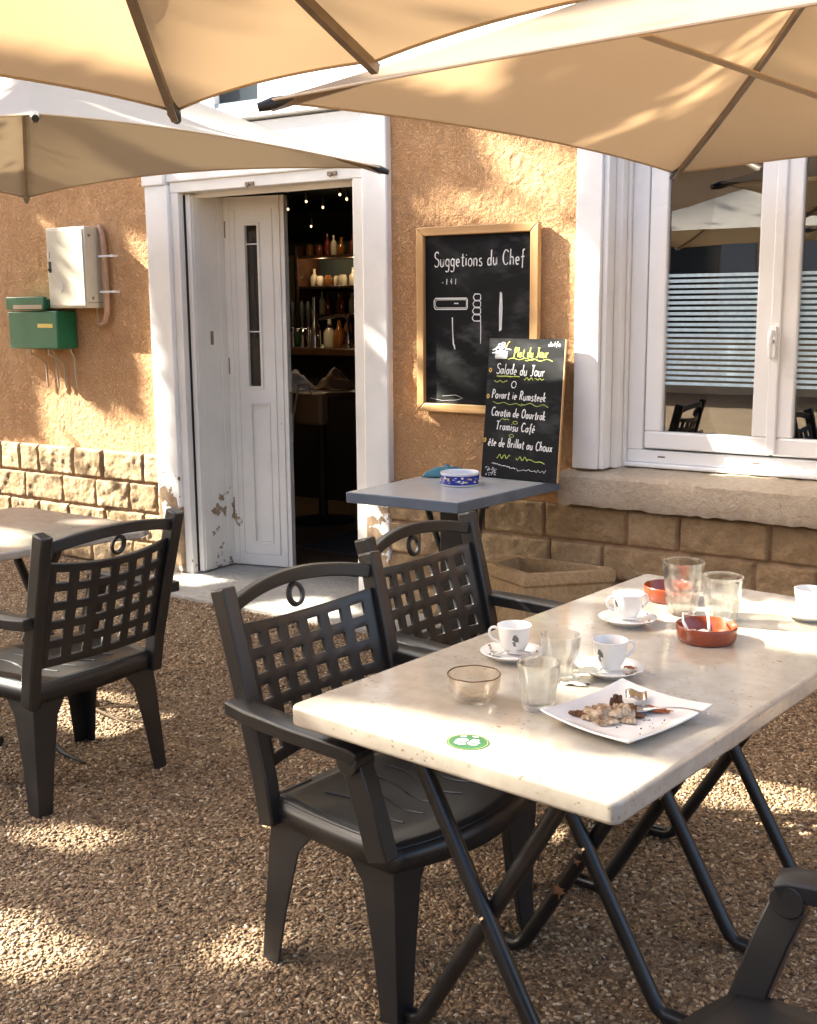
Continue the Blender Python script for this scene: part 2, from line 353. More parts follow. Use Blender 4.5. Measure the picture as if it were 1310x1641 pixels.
# ------------------------------------------------------------------ ground
g = MB(); g.add([(-60, -60, 0), (60, -60, 0), (60, 60, 0), (-60, 60, 0)], [(0, 1, 2, 3)])
struct(g.build("ground", MT['gravel'], smooth=0))
sb = MB(); sb.prism([(-5.07, -.02), (-4.98, -.36), (-4.69, -.44), (-3.0, -.47), (-2.9, -.06), (-3.36, -.05), (-3.55, .0), (-3.57, .42), (-4.86, .42), (-4.86, -.02)], -.04, .022)
struct(sb.build("paving_slab", MT['slab'], bevel=.006))

# ------------------------------------------------------------------ the café front
cafe = thing("cafe_building", "café front with orange stucco, white painted door surround and white framed window", "building", (0, 0, 0))
st = MB()
def stucco_face(x0, x1, z0, z1, step=.0065):
    X, Z = np.meshgrid(np.arange(x0, x1 + step / 2, step), np.arange(z0, z1 + step / 2, step))
    n = vn.fbm(X * 60, Z * 60, 3); n2 = vn2.fbm(X * 5, Z * 5, 3); w1, w2 = vn2.fbm(X * 16, Z * 16, 2), vn.fbm(X * 16 + 31, Z * 16 + 7, 2); rid = np.abs(vn(X * 34 + w1 * 4, Z * 34 + w2 * 4) - .5)
    Y = -(.0028 * (n - .45) + .0035 * (n2 - .45) + .0030 * (np.clip(rid * 3.2, 0, 1) - .5))
    np_grid(st, X, Y, Z)
stucco_face(-7.2, -5.03, .72, 2.585); stucco_face(-3.40, -2.325, .66, 2.585)
st.box((-12, .012, 0), (-7.21, .35, 2.585)); st.box((-7.21, .016, 0), (-4.96, .35, 2.585)); st.box((-3.52, .016, 0), (-2.21, .35, 2.585))
st.box((-2.21, .016, 0), (-.6, .35, .70)); st.box((-2.21, .016, 2.42), (-.6, .35, 2.585)); st.box((-.6, .012, 0), (4, .35, 2.585)); st.box((-4.96, .05, 2.30), (-3.52, .35, 2.585))
st.build("wall", MT['stucco'], cafe, smooth=180, fix=False)
# rock-faced plinth: real relief, one mesh per stretch
def plinth(x0, x1, courses, seed, y0=-.018, step=.0075, depth=.034):
    rng = np.random.default_rng(seed); zs = [0]
    for c in courses: zs.append(zs[-1] + c)
    X, Z = np.meshgrid(np.arange(x0, x1, step), np.arange(0, zs[-1], step)); H = np.zeros_like(X); key = np.zeros_like(X); tone = np.zeros_like(X) + .5
    gap = .005
    for k in range(len(courses)):
        row = (Z >= zs[k]) & (Z < zs[k + 1]); x = x0 - rng.random() * .25; bi = 0
        while x < x1:
            wd_ = rng.uniform(.17, .36) if seed == 1 else rng.uniform(.24, .44)
            sel = row & (X >= x) & (X < x + wd_)
            d = np.minimum(np.minimum(X - x, x + wd_ - X), np.minimum(Z - zs[k], zs[k + 1] - Z)) - gap
            e = np.clip(d / .007, 0, 1); e = e * e * (3 - 2 * e)
            t1, t2, t3 = rng.uniform(-.35, .35), rng.uniform(-.35, .35), rng.uniform(.5, 1.)
            face = t3 * (.8 + .2 * np.clip(d / .03, 0, 1)) + t1 * (X - x - wd_ / 2) / wd_ + t2 * (Z - zs[k] - courses[k] / 2) / courses[k]
            rel = vn.fbm(X * 20 + seed * 9 + bi * 3.7, Z * 20 + k * 7.1, 4); cut = np.abs(vn2.fbm(X * 7 + bi, Z * 9 + k * 3, 3) - .47) * 3
            H = np.where(sel, np.where(d > 0, e * (depth * (.34 * face + .50 * (rel - .42) + .34 * cut) + .007), -.002), H); key = np.where(sel, (d > 0) * 1., key); tone = np.where(sel, rng.random(), tone)
            x += wd_; bi += 1
    m = MB(); np_grid(m, X, y0 - H, Z); h, w = X.shape
    o = m.build("stone_plinth", [MT['plinth'], MT['mortar']], cafe, smooth=180, fix=False)
    kf = key[:-1, :-1] * key[1:, 1:] * key[1:, :-1] * key[:-1, 1:]
    o.data.polygons.foreach_set("material_index", (1 - (kf.ravel() > .5)).astype(np.int32)); o.data.update()
    at_ = o.data.attributes.new('tone', 'FLOAT', 'POINT'); at_.data.foreach_set('value', tone.ravel().astype(np.float32))
    # solid body behind the faces, and its top ledge
    b = MB(); b.box((x0, y0 + .003, 0), (x1 - step, .012, zs[-1] - step)); bb = b.build("plinth_core", MT['mortar'], o, smooth=0)
plinth(-7.2, -5.04, [.178, .182, .185, .185], 1)
plinth(-3.39, 3.0, [.155, .165, .17, .175], 2)

# white door surround
def wbox(name, a, b, m='white', bev=.006, parent=cafe): q = MB(); q.box(a, b); return q.build(name, MT[m], parent, bevel=bev)
q = MB(); q.box((-5.065, -.045, .0), (-4.885, .05, 2.285)); q.box((-5.075, -.056, 2.285), (-4.90, .05, 2.42)); q.build("door_pilaster", MT['white'], cafe, bevel=.008)
q = MB(); q.box((-3.525, -.045, .0), (-3.372, .05, 2.575)); q.build("door_pilaster", MT['white'], cafe, bevel=.008)
q = MB(); q.box((-4.90, -.035, 2.300), (-3.526, .05, 2.575)); q.build("door_lintel", MT['white'], cafe, bevel=.006)
q = MB(); q.box((-9, -.075, 2.588), (4, .05, 2.622)); q.box((-9, -.055, 2.622), (4, .05, 2.66)); q.build("cornice", MT['whitehi'], cafe, bevel=.006)
q = MB(); q.box((-12, -.03, 2.66), (-4.52, .35, 6.2)); q.box((-4.52, -.03, 3.75), (-4.20, .35, 6.2)); q.box((-4.20, -.03, 2.66), (4, .35, 6.2)); q.box((-4.52, .1, 2.66), (-4.2, .35, 2.69)); q.build("upper_wall", MT['whitehi'], cafe, smooth=0)
q = MB(); q.box((-4.52, .02, 2.69), (-4.20, .06, 3.75)); uw = q.build("upper_window", MT['dkpane'], cafe)
q = MB(); q.box((-4.53, -.02, 2.662), (-4.19, .1, 2.69)); q.build("window_sill", MT['shutter'], uw)
df = MB(); df.box((-4.885, -.02, .02), (-4.825, .09, 2.24)); df.box((-3.60, -.02, .02), (-3.525, .09, 2.24)); df.box((-4.885, -.022, 2.24), (-3.525, .09, 2.30)); df.box((-4.82, .09, 2.215), (-3.61, .11, 2.25))
dfo = df.build("door_frame", MT['wood_white'], cafe, bevel=.005)
for xa in (-3.60, -4.86):
    q = MB(); q.box((xa, .09, .02), (xa + .015, .35, 2.3)); q.build("door_reveal", MT['dark'], dfo)
for x, z in ((-4.28, 2.245), (-3.72, 2.262)):
    q = MB(); q.box((x - .03, -.034, z), (x + .03, -.022, z + .022)); q.tube([(x, -.034, z + .01), (x, -.05, z - .005)], .008, 6); q.build("door_catch", MT['rib'], dfo, bevel=.003)
# folded door: first leaf runs back along the jamb, second leaf turns across the opening
door = MB(); door.box((-4.818, .03, .03), (-4.782, .315, 2.235)); d1 = door.build("door_leaf", MT['wood_white'], cafe, bevel=.004)
q = MB(); q.box((-4.823, .02, .03), (-4.8185, .1, 2.23)); q.build("gap_shade", MT['dark'], d1)  # black strip stands in for the shaded gap between frame and leaf
q = MB(); q.box((-4.7815, .045, .035), (-4.776, .105, 2.225)); q.box((-4.7815, .245, .035), (-4.774, .30, 2.225)); q.build("door_stile", MT['wood_white'], d1, bevel=.003)
for z in (.35, 1.2, 2.0): q = MB(); q.box((-4.781, .302, z), (-4.765, .325, z + .1)); q.build("hinge", MT['rib'], d1, bevel=.003)
q = MB(); q.box((-4.7825, .16, 1.38), (-4.779, .185, 1.46)); q.build("lock_plate", MT['rib'], d1, bevel=.003)
ang = math.atan2(.09, .39); LM = Matrix.Translation((-4.79, .325, 0)) @ Matrix.Rotation(ang, 4, 'Z')
L = .405                                                      # leaf width
lf = MB()
gx0, gx1, gz0, gz1 = .145, .225, 1.13, 2.07; px0, px1, pz0, pz1 = .155, .265, .18, 1.02
for a, b in (((0, .05), (0, 2.235)), ): pass
T0, T1 = -.02, .02
def lbox(mb, xa, xb, za, zb, ya=T0, yb=T1): mb.box((xa, ya, za), (xb, yb, zb), LM)
lbox(lf, 0, gx0, .03, 2.235); lbox(lf, px1, L, .03, 2.235); lbox(lf, gx0, px1, .03, pz0); lbox(lf, gx0, px1, gz1, 2.235); lbox(lf, gx0, px1, pz1, gz0); lbox(lf, gx1, px1, gz0, gz1); lbox(lf, gx0, px0, pz0, pz1)
lbox(lf, px0, px1, pz0, pz1, T0 + .014, T1)
d2 = lf.build("door_leaf", MT['wood_white'], cafe)
q = MB(); lbox(q, .0, .045, .03, 2.235, T0 - .006, T0 - .0005); lbox(q, .068, .08, .1, 2.16, T0 - .007, T0 - .0005); lbox(q, .315, .325, .1, 2.16, T0 - .007, T0 - .0005); lbox(q, .36, .375, .03, 2.235, T0 - .01, T0 - .0005); lbox(q, .385, L + .002, .03, 2.235, T0 - .012, T0 - .0005); lbox(q, .08, .315, .1, .11, T0 - .005, T0 - .0005)
def ring(mb, xa, xb, za, zb, w, y0, y1):
    lbox(mb, xa - w, xa, za - w, zb + w, y0, y1); lbox(mb, xb, xb + w, za - w, zb + w, y0, y1); lbox(mb, xa, xb, za - w, za, y0, y1); lbox(mb, xa, xb, zb, zb + w, y0, y1)
ring(q, gx0, gx1, gz0, gz1, .016, T0 - .008, T0 - .001); ring(q, px0, px1, pz0, pz1, .014, T0 - .006, T0 - .001)
q.build("door_moulding", MT['wood_white'], d2, bevel=.002)
q = MB(); lbox(q, gx0, gx1, gz0, gz1, 0, .006); q.build("door_pane", MT['doorpane'], d2)
q = MB(); lbox(q, gx0 + .002, gx1 - .002, 1.45, 1.457, -.006, -.001); lbox(q, gx0 + .002, gx1 - .002, 1.96, 1.967, -.006, -.001); q.build("glazing_bar", MT['pvc'], d2)
q = MB(); lbox(q, L, L + .012, .97, 1.10, -.012, .012); q.build("door_lock", MT['rib'], d2)

# window: surround, reveal, sill, frame, two sashes
def chain(name, m, boxes, parent, bev=.005):
    q = MB()
    for a, b in boxes: q.box(a, b)
    return q.build(name, MT[m], parent, bevel=bev)
chain("window_surround", 'white', [((-2.338, -.03, .84), (-2.212, .06, 2.60)), ((-2.212, -.012, .84), (-2.185, .14, 2.60)), ((-2.185, .06, .84), (-2.15, .16, 2.60)), ((-2.15, .115, .84), (-2.135, .2, 2.55)), ((-2.15, -.03, 2.42), (-.66, .16, 2.585)), ((-.72, -.03, .84), (-.6, .06, 2.60)), ((-.76, -.012, .84), (-.72, .2, 2.60))], cafe)
sl_ = MB(); n = 90
P = []
prof = [(.19, .845), (.10, .838), (.0, .829), (-.085, .822), (-.105, .808), (-.11, .76), (-.108, .70), (-.10, .676), (-.02, .672)]
for (y, z) in prof:
    P.append([(-2.372 + (x - 0) * 1.86 / n - (.0 if 0 < x < n else 0), y + .008 * (vn(np.array(x * .7), np.array(z * 60)) - .5) * 1.2, z + .010 * (vn2(np.array(x * .55), np.array(y * 50)) - .5)) for x in range(n + 1)])
P = [[(float(a), float(b), float(c)) for a, b, c in r] for r in P]
sl_.grid(P); nn_ = n + 1
for e in (0, n): sl_.f.append(tuple(k * nn_ + e for k in range(len(prof))))
sl_.build("window_sill", MT['sill'], cafe, smooth=40)
win = chain("window", 'pvc', [((-2.135, .14, .865), (-.775, .22, .925)), ((-2.135, .14, 2.33), (-.775, .22, 2.42)), ((-2.135, .14, .925), (-2.055, .22, 2.33)), ((-.855, .14, .925), (-.775, .22, 2.33)), ((-2.16, .115, .845), (-.75, .2, .865))], cafe, .006)
def sash(x0, x1):
    a = [((x0, .125, .935), (x1, .185, 1.015)), ((x0, .125, 2.24), (x1, .185, 2.325)), ((x0, .125, 1.015), (x0 + .085, .185, 2.24)), ((x1 - .085, .125, 1.015), (x1, .185, 2.24))]
    o = chain("window_sash", 'pvc', a, win, .008)
    chain("window_pane", 'pane', [((x0 + .08, .152, 1.01), (x1 - .08, .156, 2.25))], win, 0)
    q = MB(); zz = 1.232
    while zz < 1.722: q.box((x0 + .0855, .1485, zz), (x1 - .0855, .1512, zz + .0135)); zz += .0242
    q.build("striped_film", MT['film'], win, smooth=0)
sash(-2.045, -1.460); sash(-1.452, -.865)
chain("sash_cover", 'pvc', [((-1.478, .112, .94), (-1.434, .124, 2.32))], win, .006)
h = MB(); h.box((-1.475, .095, 1.365), (-1.447, .112, 1.50)); h.tube([(-1.461, .096, 1.475), (-1.461, .066, 1.475), (-1.461, .062, 1.46), (-1.463, .066, 1.36)], [.010, .010, .011, .008], 10); h.build("window_handle", MT['pvc'], win, bevel=.005)
q = MB(); q.tube([(-1.461, .0935, 1.435), (-1.461, .09, 1.435)], .009, 12); q.build("handle_lock", MT['rib'], win)
for x in (-1.98, -1.54): q = MB(); q.box((x, .138, .893), (x + .035, .1395, .9)); q.build("drain_slot", MT['rib'], win)

# inside shell
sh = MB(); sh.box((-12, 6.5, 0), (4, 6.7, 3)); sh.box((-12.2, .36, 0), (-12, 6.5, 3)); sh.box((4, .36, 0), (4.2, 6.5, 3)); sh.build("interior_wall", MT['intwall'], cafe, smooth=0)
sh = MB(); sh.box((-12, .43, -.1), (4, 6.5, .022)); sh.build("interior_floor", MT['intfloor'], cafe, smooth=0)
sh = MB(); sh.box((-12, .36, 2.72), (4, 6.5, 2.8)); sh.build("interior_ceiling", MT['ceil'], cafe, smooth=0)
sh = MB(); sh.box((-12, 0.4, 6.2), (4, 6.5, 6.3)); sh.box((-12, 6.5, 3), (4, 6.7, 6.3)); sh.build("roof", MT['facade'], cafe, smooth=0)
q = MB(); q.box((-4.75, .9, .023), (-3.75, 1.75, .034)); tag(q.build("door_mat", MT['matt']), "dark grey mat on the floor inside the café doorway", "mat")

# ------------------------------------------------------------------ bar seen through the door
bar = thing("bar_counter", "dark wooden bar counter inside the doorway under the beer taps", "bar counter", (0, 0, 0))
q = MB(); q.box((-9.5, 2.55, .02), (-3.9, 3.1, 1.20)); q.build("counter_body", MT['black'], bar)
q = MB(); q.box((-9.6, 2.45, 1.205), (-3.85, 3.2, 1.27)); q.build("counter_top", MT['barwood'], bar, bevel=.01)
shf = thing("bar_shelves", "back bar shelving of dark boards with lit bottles on it", "shelf unit", (0, 0, 0))
q = MB(); q.box((-11.5, 4.75, .9), (-4.5, 4.8, 2.25)); q.build("back_panel", MT['intwall'], shf)
for z in (1.52, 1.80, 2.10):
    q = MB(); q.box((-7.5, 4.4, z - .03), (-4.6, 4.75, z)); q.build("shelf_board", MT['barwood'], shf, bevel=.004)
q = MB(); q.box((-7.525, 4.38, .9), (-7.502, 4.75, 2.2)); q.build("side_panel", MT['barwood'], shf)
q = MB(); q.box((-7.72, 4.62, 1.3), (-7.53, 4.70, 2.17)); q.build("mirror_strip", MT['mirror'], shf); q = MB(); q.box((-7.95, 4.62, 1.3), (-7.80, 4.70, 2.12)); q.build("pale_strip", MT['bottlec'], shf)
def bottle(kind):
    p = {'tall': [(.0, 0), (.036, 0), (.038, .01), (.038, .15), (.03, .18), (.013, .205), (.013, .25), (.015, .25), (.015, .265), (0, .265)],
         'jar': [(0, 0), (.045, 0), (.048, .01), (.048, .11), (.04, .125), (.04, .14), (0, .14)],
         'round': [(0, 0), (.05, 0), (.055, .02), (.05, .12), (.02, .16), (.016, .21), (.018, .225), (0, .225)]}[kind]
    q = MB(); q.lathe(p, 16); return q
bl = {k: bottle(k) for k in ('tall', 'jar', 'round')}; meshes = {}
names = {'amber': 'amber', 'bottleg': 'green', 'bottlec': 'pale', 'bottler': 'red'}
rows = {1.52: 'lowest', 1.80: 'middle', 2.10: 'top'}
for z in (1.52, 1.80, 2.10):
    x = -7.44
    while x < -6.72:
        k = random.choice(('jar', 'jar', 'round')) if z == 1.80 else random.choice(('tall', 'round', 'jar')); c = random.choice(('bottlec', 'bottlec', 'amber')) if z == 1.80 else random.choice(tuple(names))
        if (k, c) not in meshes: o = bl[k].build("bottle", MT[c]); meshes[(k, c)] = o.data
        else: o = bpy.data.objects.new("bottle", meshes[(k, c)]); COL.objects.link(o)
        o.location = (x, 4.55 + random.uniform(-.05, .05), z); s = random.uniform(.85, 1.05); o.scale = (.85, .85, s * .82)
        tag(o, f"small {names[c]} bottle or jar on the {rows[z]} back-bar shelf", "bottle", f"{names[c]} bottles on the {rows[z]} bar shelf")
        x += random.uniform(.08, .115)
for i, (x, y, k, c) in enumerate(((-5.845, 2.72, 'round', 'bottlec'), (-5.75, 2.85, 'tall', 'amber'), (-5.52, 2.7, 'jar', 'amber'), (-6.03, 2.75, 'tall', 'bottler'), (-5.70, 2.66, 'round', 'amber'), (-6.13, 2.8, 'tall', 'bottler'), (-6.2, 2.7, 'jar', 'bottleg'))):
    o = bl[k].build("bottle", MT[c]); o.location = (x, y, 1.27)
    tag(o, ["clear round carafe on the bar counter behind the chrome tap", "slim amber bottle on the bar counter between carafe and tap spout", "small amber jar on the bar counter nearest the right door jamb", "red bottle on the bar counter left of the clear carafe", "round amber decanter on the bar counter under the swan neck pipe", "red bottle on the bar counter second from the door leaf", "squat green jar on the bar counter beside the door leaf"][i], "bottle")
for i, x in enumerate((-6.15, -6.05, -5.985)):
    t = thing("beer_tap", ["black handled beer tap nearest the folded door", "middle black handled beer tap on the bar", "black handled beer tap beside the tall chrome tap"][i], "beer tap", (x, 2.62, 1.27), 0, "black beer taps on the bar")
    q = MB(); q.tube([(0, 0, 0), (0, 0, .16)], .02, 12); q.tube([(0, 0, .14), (0, -.08, .14), (0, -.09, .1)], .012, 8); q.build("tap_column", MT['chrome'], t)
    q = MB(); q.tube([(0, 0, .16), (0, 0, .22), (0, 0, .30)], [.010, .016, .024], 10); q.lathe([(0, .29), (.022, .295), (.024, .335), (.014, .37), (0, .375)], 14); q.build("tap_handle", MT['black'], t)
t = thing("chrome_tap", "tall conical chrome tap standing on the bar counter", "tap", (-5.905, 2.6, 1.27))
q = MB(); q.lathe([(0, 0), (.05, 0), (.05, .02), (.045, .16), (.024, .2), (.018, .36), (.02, .4), (.012, .41), (0, .41)], 20); q.build("tap_body", MT['chrome'], t)
t = thing("swan_neck_tap", "chrome swan neck tap curving down over the bar counter", "tap", (-5.60, 2.62, 1.27))
q = MB(); q.tube([(-.27, 0, .225), (-.1, 0, .25), (-.02, 0, .255), (.02, 0, .22), (.02, 0, .0)], .013, 10); q.lathe([(0, 0), (.05, 0), (.05, .015), (.03, .03), (.03, .06), (0, .06)], 18, (.02, 0, 0)); q.build("tap_pipe", MT['chrome'], t)
SP = [(-6.469, 2.987), (-5.89, 2.505), (-6.119, 3.021), (-7.016, 4.0), (-5.328, 2.199), (-5.506, 2.527)]
for i, (x, y) in enumerate(SP):
    t = thing("ceiling_spot", ["small lit ceiling spot just right of the door leaf", "lit ceiling spot highest of the pair in the middle", "lit ceiling spot in the middle of the doorway", "lowest lit ceiling spot above the bar shelves", "lit ceiling spot highest near the right jamb", "lit ceiling spot just under the highest one by the right jamb"][i], "ceiling light", (x, y, 2.412 if i != 3 else 2.344), 0, "small ceiling spots in the bar")
    q = MB(); q.lathe([(0, .02), (.010, .02), (.012, .05), (.008, .08), (0, .08)], 14); q.tube([(0, 0, .08), (0, 0, .31)], .002, 6); q.build("lamp_body", MT['black'], t)
    q = MB(); q.lathe([(0, -.003), (.007, 0), (.0085, .008), (.006, .015), (0, .017)], 14); q.build("bulb", MT['bulb'], t)
def lamp(name, loc, e, size=.05, col=(1, .72, .42)):
    l = bpy.data.lights.new(name, 'POINT'); l.energy = e; l.color = col; l.shadow_soft_size = size; o = bpy.data.objects.new(name, l); COL.objects.link(o); o.location = loc
lamp("shelf_glow", (-7.25, 4.42, 2.03), .45, .02); lamp("shelf_glow", (-6.85, 4.42, 2.03), .45, .02); lamp("shelf_glow", (-7.0, 4.30, 2.35), .25, .03); lamp("counter_fill", (-5.7, 2.1, 1.9), 1.6, .04)  # the counter light is an added fill for the taps, without a fitting
t = thing("side_table", "dark round table inside the doorway with a jacket and bag heaped on it", "table", (-5.2, 1.75, 0.02))
q = MB(); q.lathe([(0, .93), (.42, .93), (.43, .945), (.43, .97), (.42, .985), (0, .985)], 40); q.build("table_top", MT['barwood'], t)
q = MB(); q.tube([(0, 0, .02), (0, 0, .93)], .035, 14); q.lathe([(0, 0), (.24, 0), (.24, .015), (.04, .04), (0, .04)], 30); q.build("pedestal", MT['black'], t)
def heap(name, m, loc, sx, sy, h, seed, lab, cat):
    v = VN(seed); q = MB(); P = []
    for i in range(25):
        r = []
        for j in range(25):
            a, b = i / 12 - 1, j / 12 - 1; d = max(0, 1 - (a * a + b * b) ** .75)
            r.append((a * sx, b * sy, h * d * (.55 + .9 * float(v.fbm(np.array(i * .33), np.array(j * .33), 3)))))
        P.append(r)
    q.grid(P); o = q.build(name, MT[m], solid=.008, smooth=180); o.location = loc; return tag(o, lab, cat)
heap("folded_cloth", 'cloth', (-5.36, 1.66, 1.008), .15, .13, .12, 21, "pale crumpled cloth on the dark table inside the door", "cloth")
heap("straw_hat", 'leather', (-5.10, 1.80, 1.008), .15, .14, .14, 22, "tan hat lying beside the pale cloth inside the door", "hat")
t = thing("shoulder_bag", "tan bag with dangling straps on the table inside the door", "bag", (-4.98, 1.36, .95))
q = MB(); q.box((-.12, -.05, -.16), (.12, .05, .06)); q.build("bag_body", MT['leather'], t, bevel=.03, seg=4)
q = MB(); q.tube([(-.08, -.06, .05), (-.10, -.08, -.1), (-.12, -.07, -.28), (-.15, -.07, -.33)], .008, 6); q.tube([(.05, -.06, .05), (.04, -.085, .12), (-.04, -.085, .12), (-.08, -.06, .05)], .007, 6); q.build("strap", MT['ribtan'], t)

# ------------------------------------------------------------------ meter cabinet, letter box
eb = thing("meter_cabinet", "cream metal meter cabinet on the orange wall with round conduit beside it", "electrical box", (-5.66, 0, 1.60))
q = MB(); q.box((-.172, -.135, 0), (.172, .012, .48)); q.build("cabinet_body", MT['cabinet'], eb, bevel=.006)
q = MB(); q.box((-.158, -.142, .014), (.158, -.1355, .466)); dr = q.build("cabinet_door", MT['cabinet'], eb, bevel=.003)
q = MB(); q.box((-.152, -.1435, .215), (-.128, -.142, .28)); q.tube([(-.14, -.1425, .232), (-.14, -.153, .232)], .009, 12); q.box((-.142, -.1435, .30), (-.138, -.1425, .34)); q.build("door_lock", MT['black'], dr)
q = MB(); pts = [(-.06 + .022 * math.sin(a), -.143, .125 + .03 * math.cos(a)) for a in [x * .3 for x in range(1, 10)]]; q.tube(pts, .003, 6); q.build("embossed_mark", MT['pvc'], dr)
for ra, rb_ in (((.1723, -.11, .42), (.1738, -.09, .435)), ((.1723, -.10, .05), (.1738, -.085, .068)), ((.1723, -.13, .03), (.1735, -.02, .034))): q = MB(); q.box(ra, rb_); q.build("rust_mark", MT['rib'], eb)
q = MB(); q.tube([(.175, -.018, .485), (.20, -.03, .47), (.215, -.033, .43), (.225, -.033, .25), (.228, -.033, .05), (.222, -.033, -.03), (.20, -.033, -.085), (.165, -.033, -.10), (.145, -.033, -.09)], .017, 12); q.build("conduit", MT['conduit'], eb)
q = MB(); q.tube([(.13, -.03, 0), (.135, -.03, -.04), (.15, -.03, -.085)], .006, 6); q.build("cable", MT['ribtan'], eb)
for z in (.30, .09):
    q = MB(); q.box((.19, -.054, z), (.30, -.0505, z + .012)); q.box((.30, -.054, z), (.304, .01, z + .012)); q.build("bracket", MT['pvc'], eb)
lb = thing("letter_box", "green metal letter box fixed below the cream cabinet", "letter box", (-5.98, 0, 1.352))
q = MB(); q.box((-.22, -.165, 0), (.238, -.01, .232)); q.build("box_body", MT['green'], lb, bevel=.008)
q = MB(); q.box((-.225, -.172, .238), (.135, -.14, .32)); q.box((-.225, -.14, .25), (.14, -.01, .305)); q.build("box_lid", MT['green'], lb, bevel=.006)
q = MB(); q.box((-.15, -.1752, .245), (.12, -.1725, .27)); q.build("letter_slot", MT['ribtan'], lb)
q = MB(); q.box((.06, -.1675, .13), (.20, -.1655, .155)); q.build("name_label", MT['yellow'], lb)
for (x0, x1) in ((.03, .12), (-.14, -.05)):
    q = MB(); q.tube([(x0 + .1, -.15, -.002), (x0 + .1, -.15, -.03), (x0 + .07, -.06, -.06), (x0 + .08, -.02, -.10), (x0 + .085, -.02, -.25)], .006, 8); q.tube([(x1 + .1, -.06, -.002), (x1 + .1, -.03, -.06), (x1 + .1, -.02, -.25)], .006, 8); q.build("support_bracket", MT['ribtan'], lb)

# ------------------------------------------------------------------ chalk lettering (single-stroke hand)
def arc(cx, cy, rx, ry, a0, a1, n=9): return [(cx + rx * math.cos(R(a0 + (a1 - a0) * k / n)), cy + ry * math.sin(R(a0 + (a1 - a0) * k / n))) for k in range(n + 1)]
O_ = arc(.22, .25, .2, .25, 60, 420, 14)
G = {
 'S': (.55, [arc(.28, .76, .22, .22, 30, 250) + arc(.27, .25, .25, .26, 80, -150)]),
 'u': (.48, [[(.04, .5), (.05, .18)] + arc(.2, .17, .15, .17, 190, 340) + [(.38, .5)], [(.38, .5), (.4, .02)]]),
 'g': (.46, [arc(.2, .25, .17, .24, 50, 400), [(.38, .48), (.38, -.2)] + arc(.2, -.22, .18, .14, 0, -150)]),
 'e': (.45, [[(.06, .25), (.38, .28)] + arc(.22, .25, .17, .24, 10, 310)]),
 't': (.36, [[(.18, .8), (.17, .12)] + arc(.27, .1, .1, .1, 180, 320), [(.02, .55), (.34, .57)]]),
 'i': (.2, [[(.08, .5), (.09, .02)], [(.08, .68), (.1, .72)]]),
 'o': (.46, [O_]), 'O': (.7, [arc(.33, .48, .29, .48, 70, 430, 18)]),
 'n': (.46, [[(.05, .5), (.05, 0)], [(.05, .3)] + arc(.21, .3, .16, .2, 160, 0) + [(.38, 0)]]),
 's': (.38, [arc(.2, .37, .13, .12, 40, 250) + arc(.19, .12, .15, .13, 80, -150)]),
 'd': (.48, [arc(.2, .24, .17, .24, 40, 390), [(.4, 1.0), (.39, 0)]]),
 'C': (.62, [arc(.34, .48, .3, .48, 45, 315, 14)]), 'c': (.4, [arc(.22, .25, .18, .25, 45, 315)]),
 'h': (.46, [[(.05, 1.0), (.05, 0)], [(.05, .3)] + arc(.21, .3, .16, .2, 160, 0) + [(.38, 0)]]),
 'f': (.36, [arc(.3, .82, .12, .16, 60, 180, 6) + [(.18, -.2)], [(.03, .5), (.34, .53)]]),
 'P': (.55, [[(.08, .98), (.06, 0)], [(.04, .96)] + arc(.22, .74, .24, .24, 85, -100)]),
 'l': (.2, [[(.08, 1.0), (.08, .06), (.16, .01)]]), 'a': (.48, [arc(.2, .24, .17, .24, 40, 390), [(.39, .5), (.4, .03)]]),
 'J': (.5, [[(.1, .97), (.5, .97)], [(.33, .97), (.33, .15)] + arc(.18, .14, .15, .15, 0, -150)]),
 'r': (.34, [[(.05, .5), (.06, 0)], [(.06, .28), (.15, .44), (.3, .48)]]),
 'v': (.42, [[(.03, .5), (.2, .0), (.38, .5)]]),
 'R': (.56, [[(.08, .98), (.06, 0)], [(.04, .96)] + arc(.22, .74, .22, .23, 85, -100) + [(.48, 0)]]),
 'm': (.68, [[(.05, .5), (.05, 0)], [(.05, .3)] + arc(.18, .3, .13, .19, 160, 0) + [(.31, 0)], [(.31, .3)] + arc(.44, .3, .14, .19, 160, 0) + [(.58, 0)]]),
 'k': (.44, [[(.05, 1.0), (.05, 0)], [(.34, .5), (.07, .22), (.38, 0)]]),
 'T': (.6, [[(.02, .96), (.58, .98)], [(.3, .97), (.28, 0)]]),
 'B': (.55, [[(.08, .98), (.06, 0)], [(.06, .97)] + arc(.2, .75, .2, .22, 80, -90, 7) + arc(.2, .26, .25, .27, 90, -100, 8)]),
 'x': (.42, [[(.03, .5), (.38, 0)], [(.36, .5), (.03, 0)]]), ' ': (.32, []), '-': (.3, [[(.05, .3), (.26, .3)]]), '1': (.25, [[(.1, .9), (.1, 0)]]), '4': (.4, [[(.25, .9), (.04, .35), (.36, .35)], [(.28, .6), (.28, 0)]]),
}
G['é'] = (G['e'][0], G['e'][1] + [[(.18, .62), (.32, .78)]]); G['ê'] = (G['e'][0], G['e'][1] + [[(.08, .6), (.2, .74), (.34, .6)]]); G['q'] = (.46, [arc(.2, .25, .17, .24, 40, 390), [(.38, .48), (.38, -.3)]])
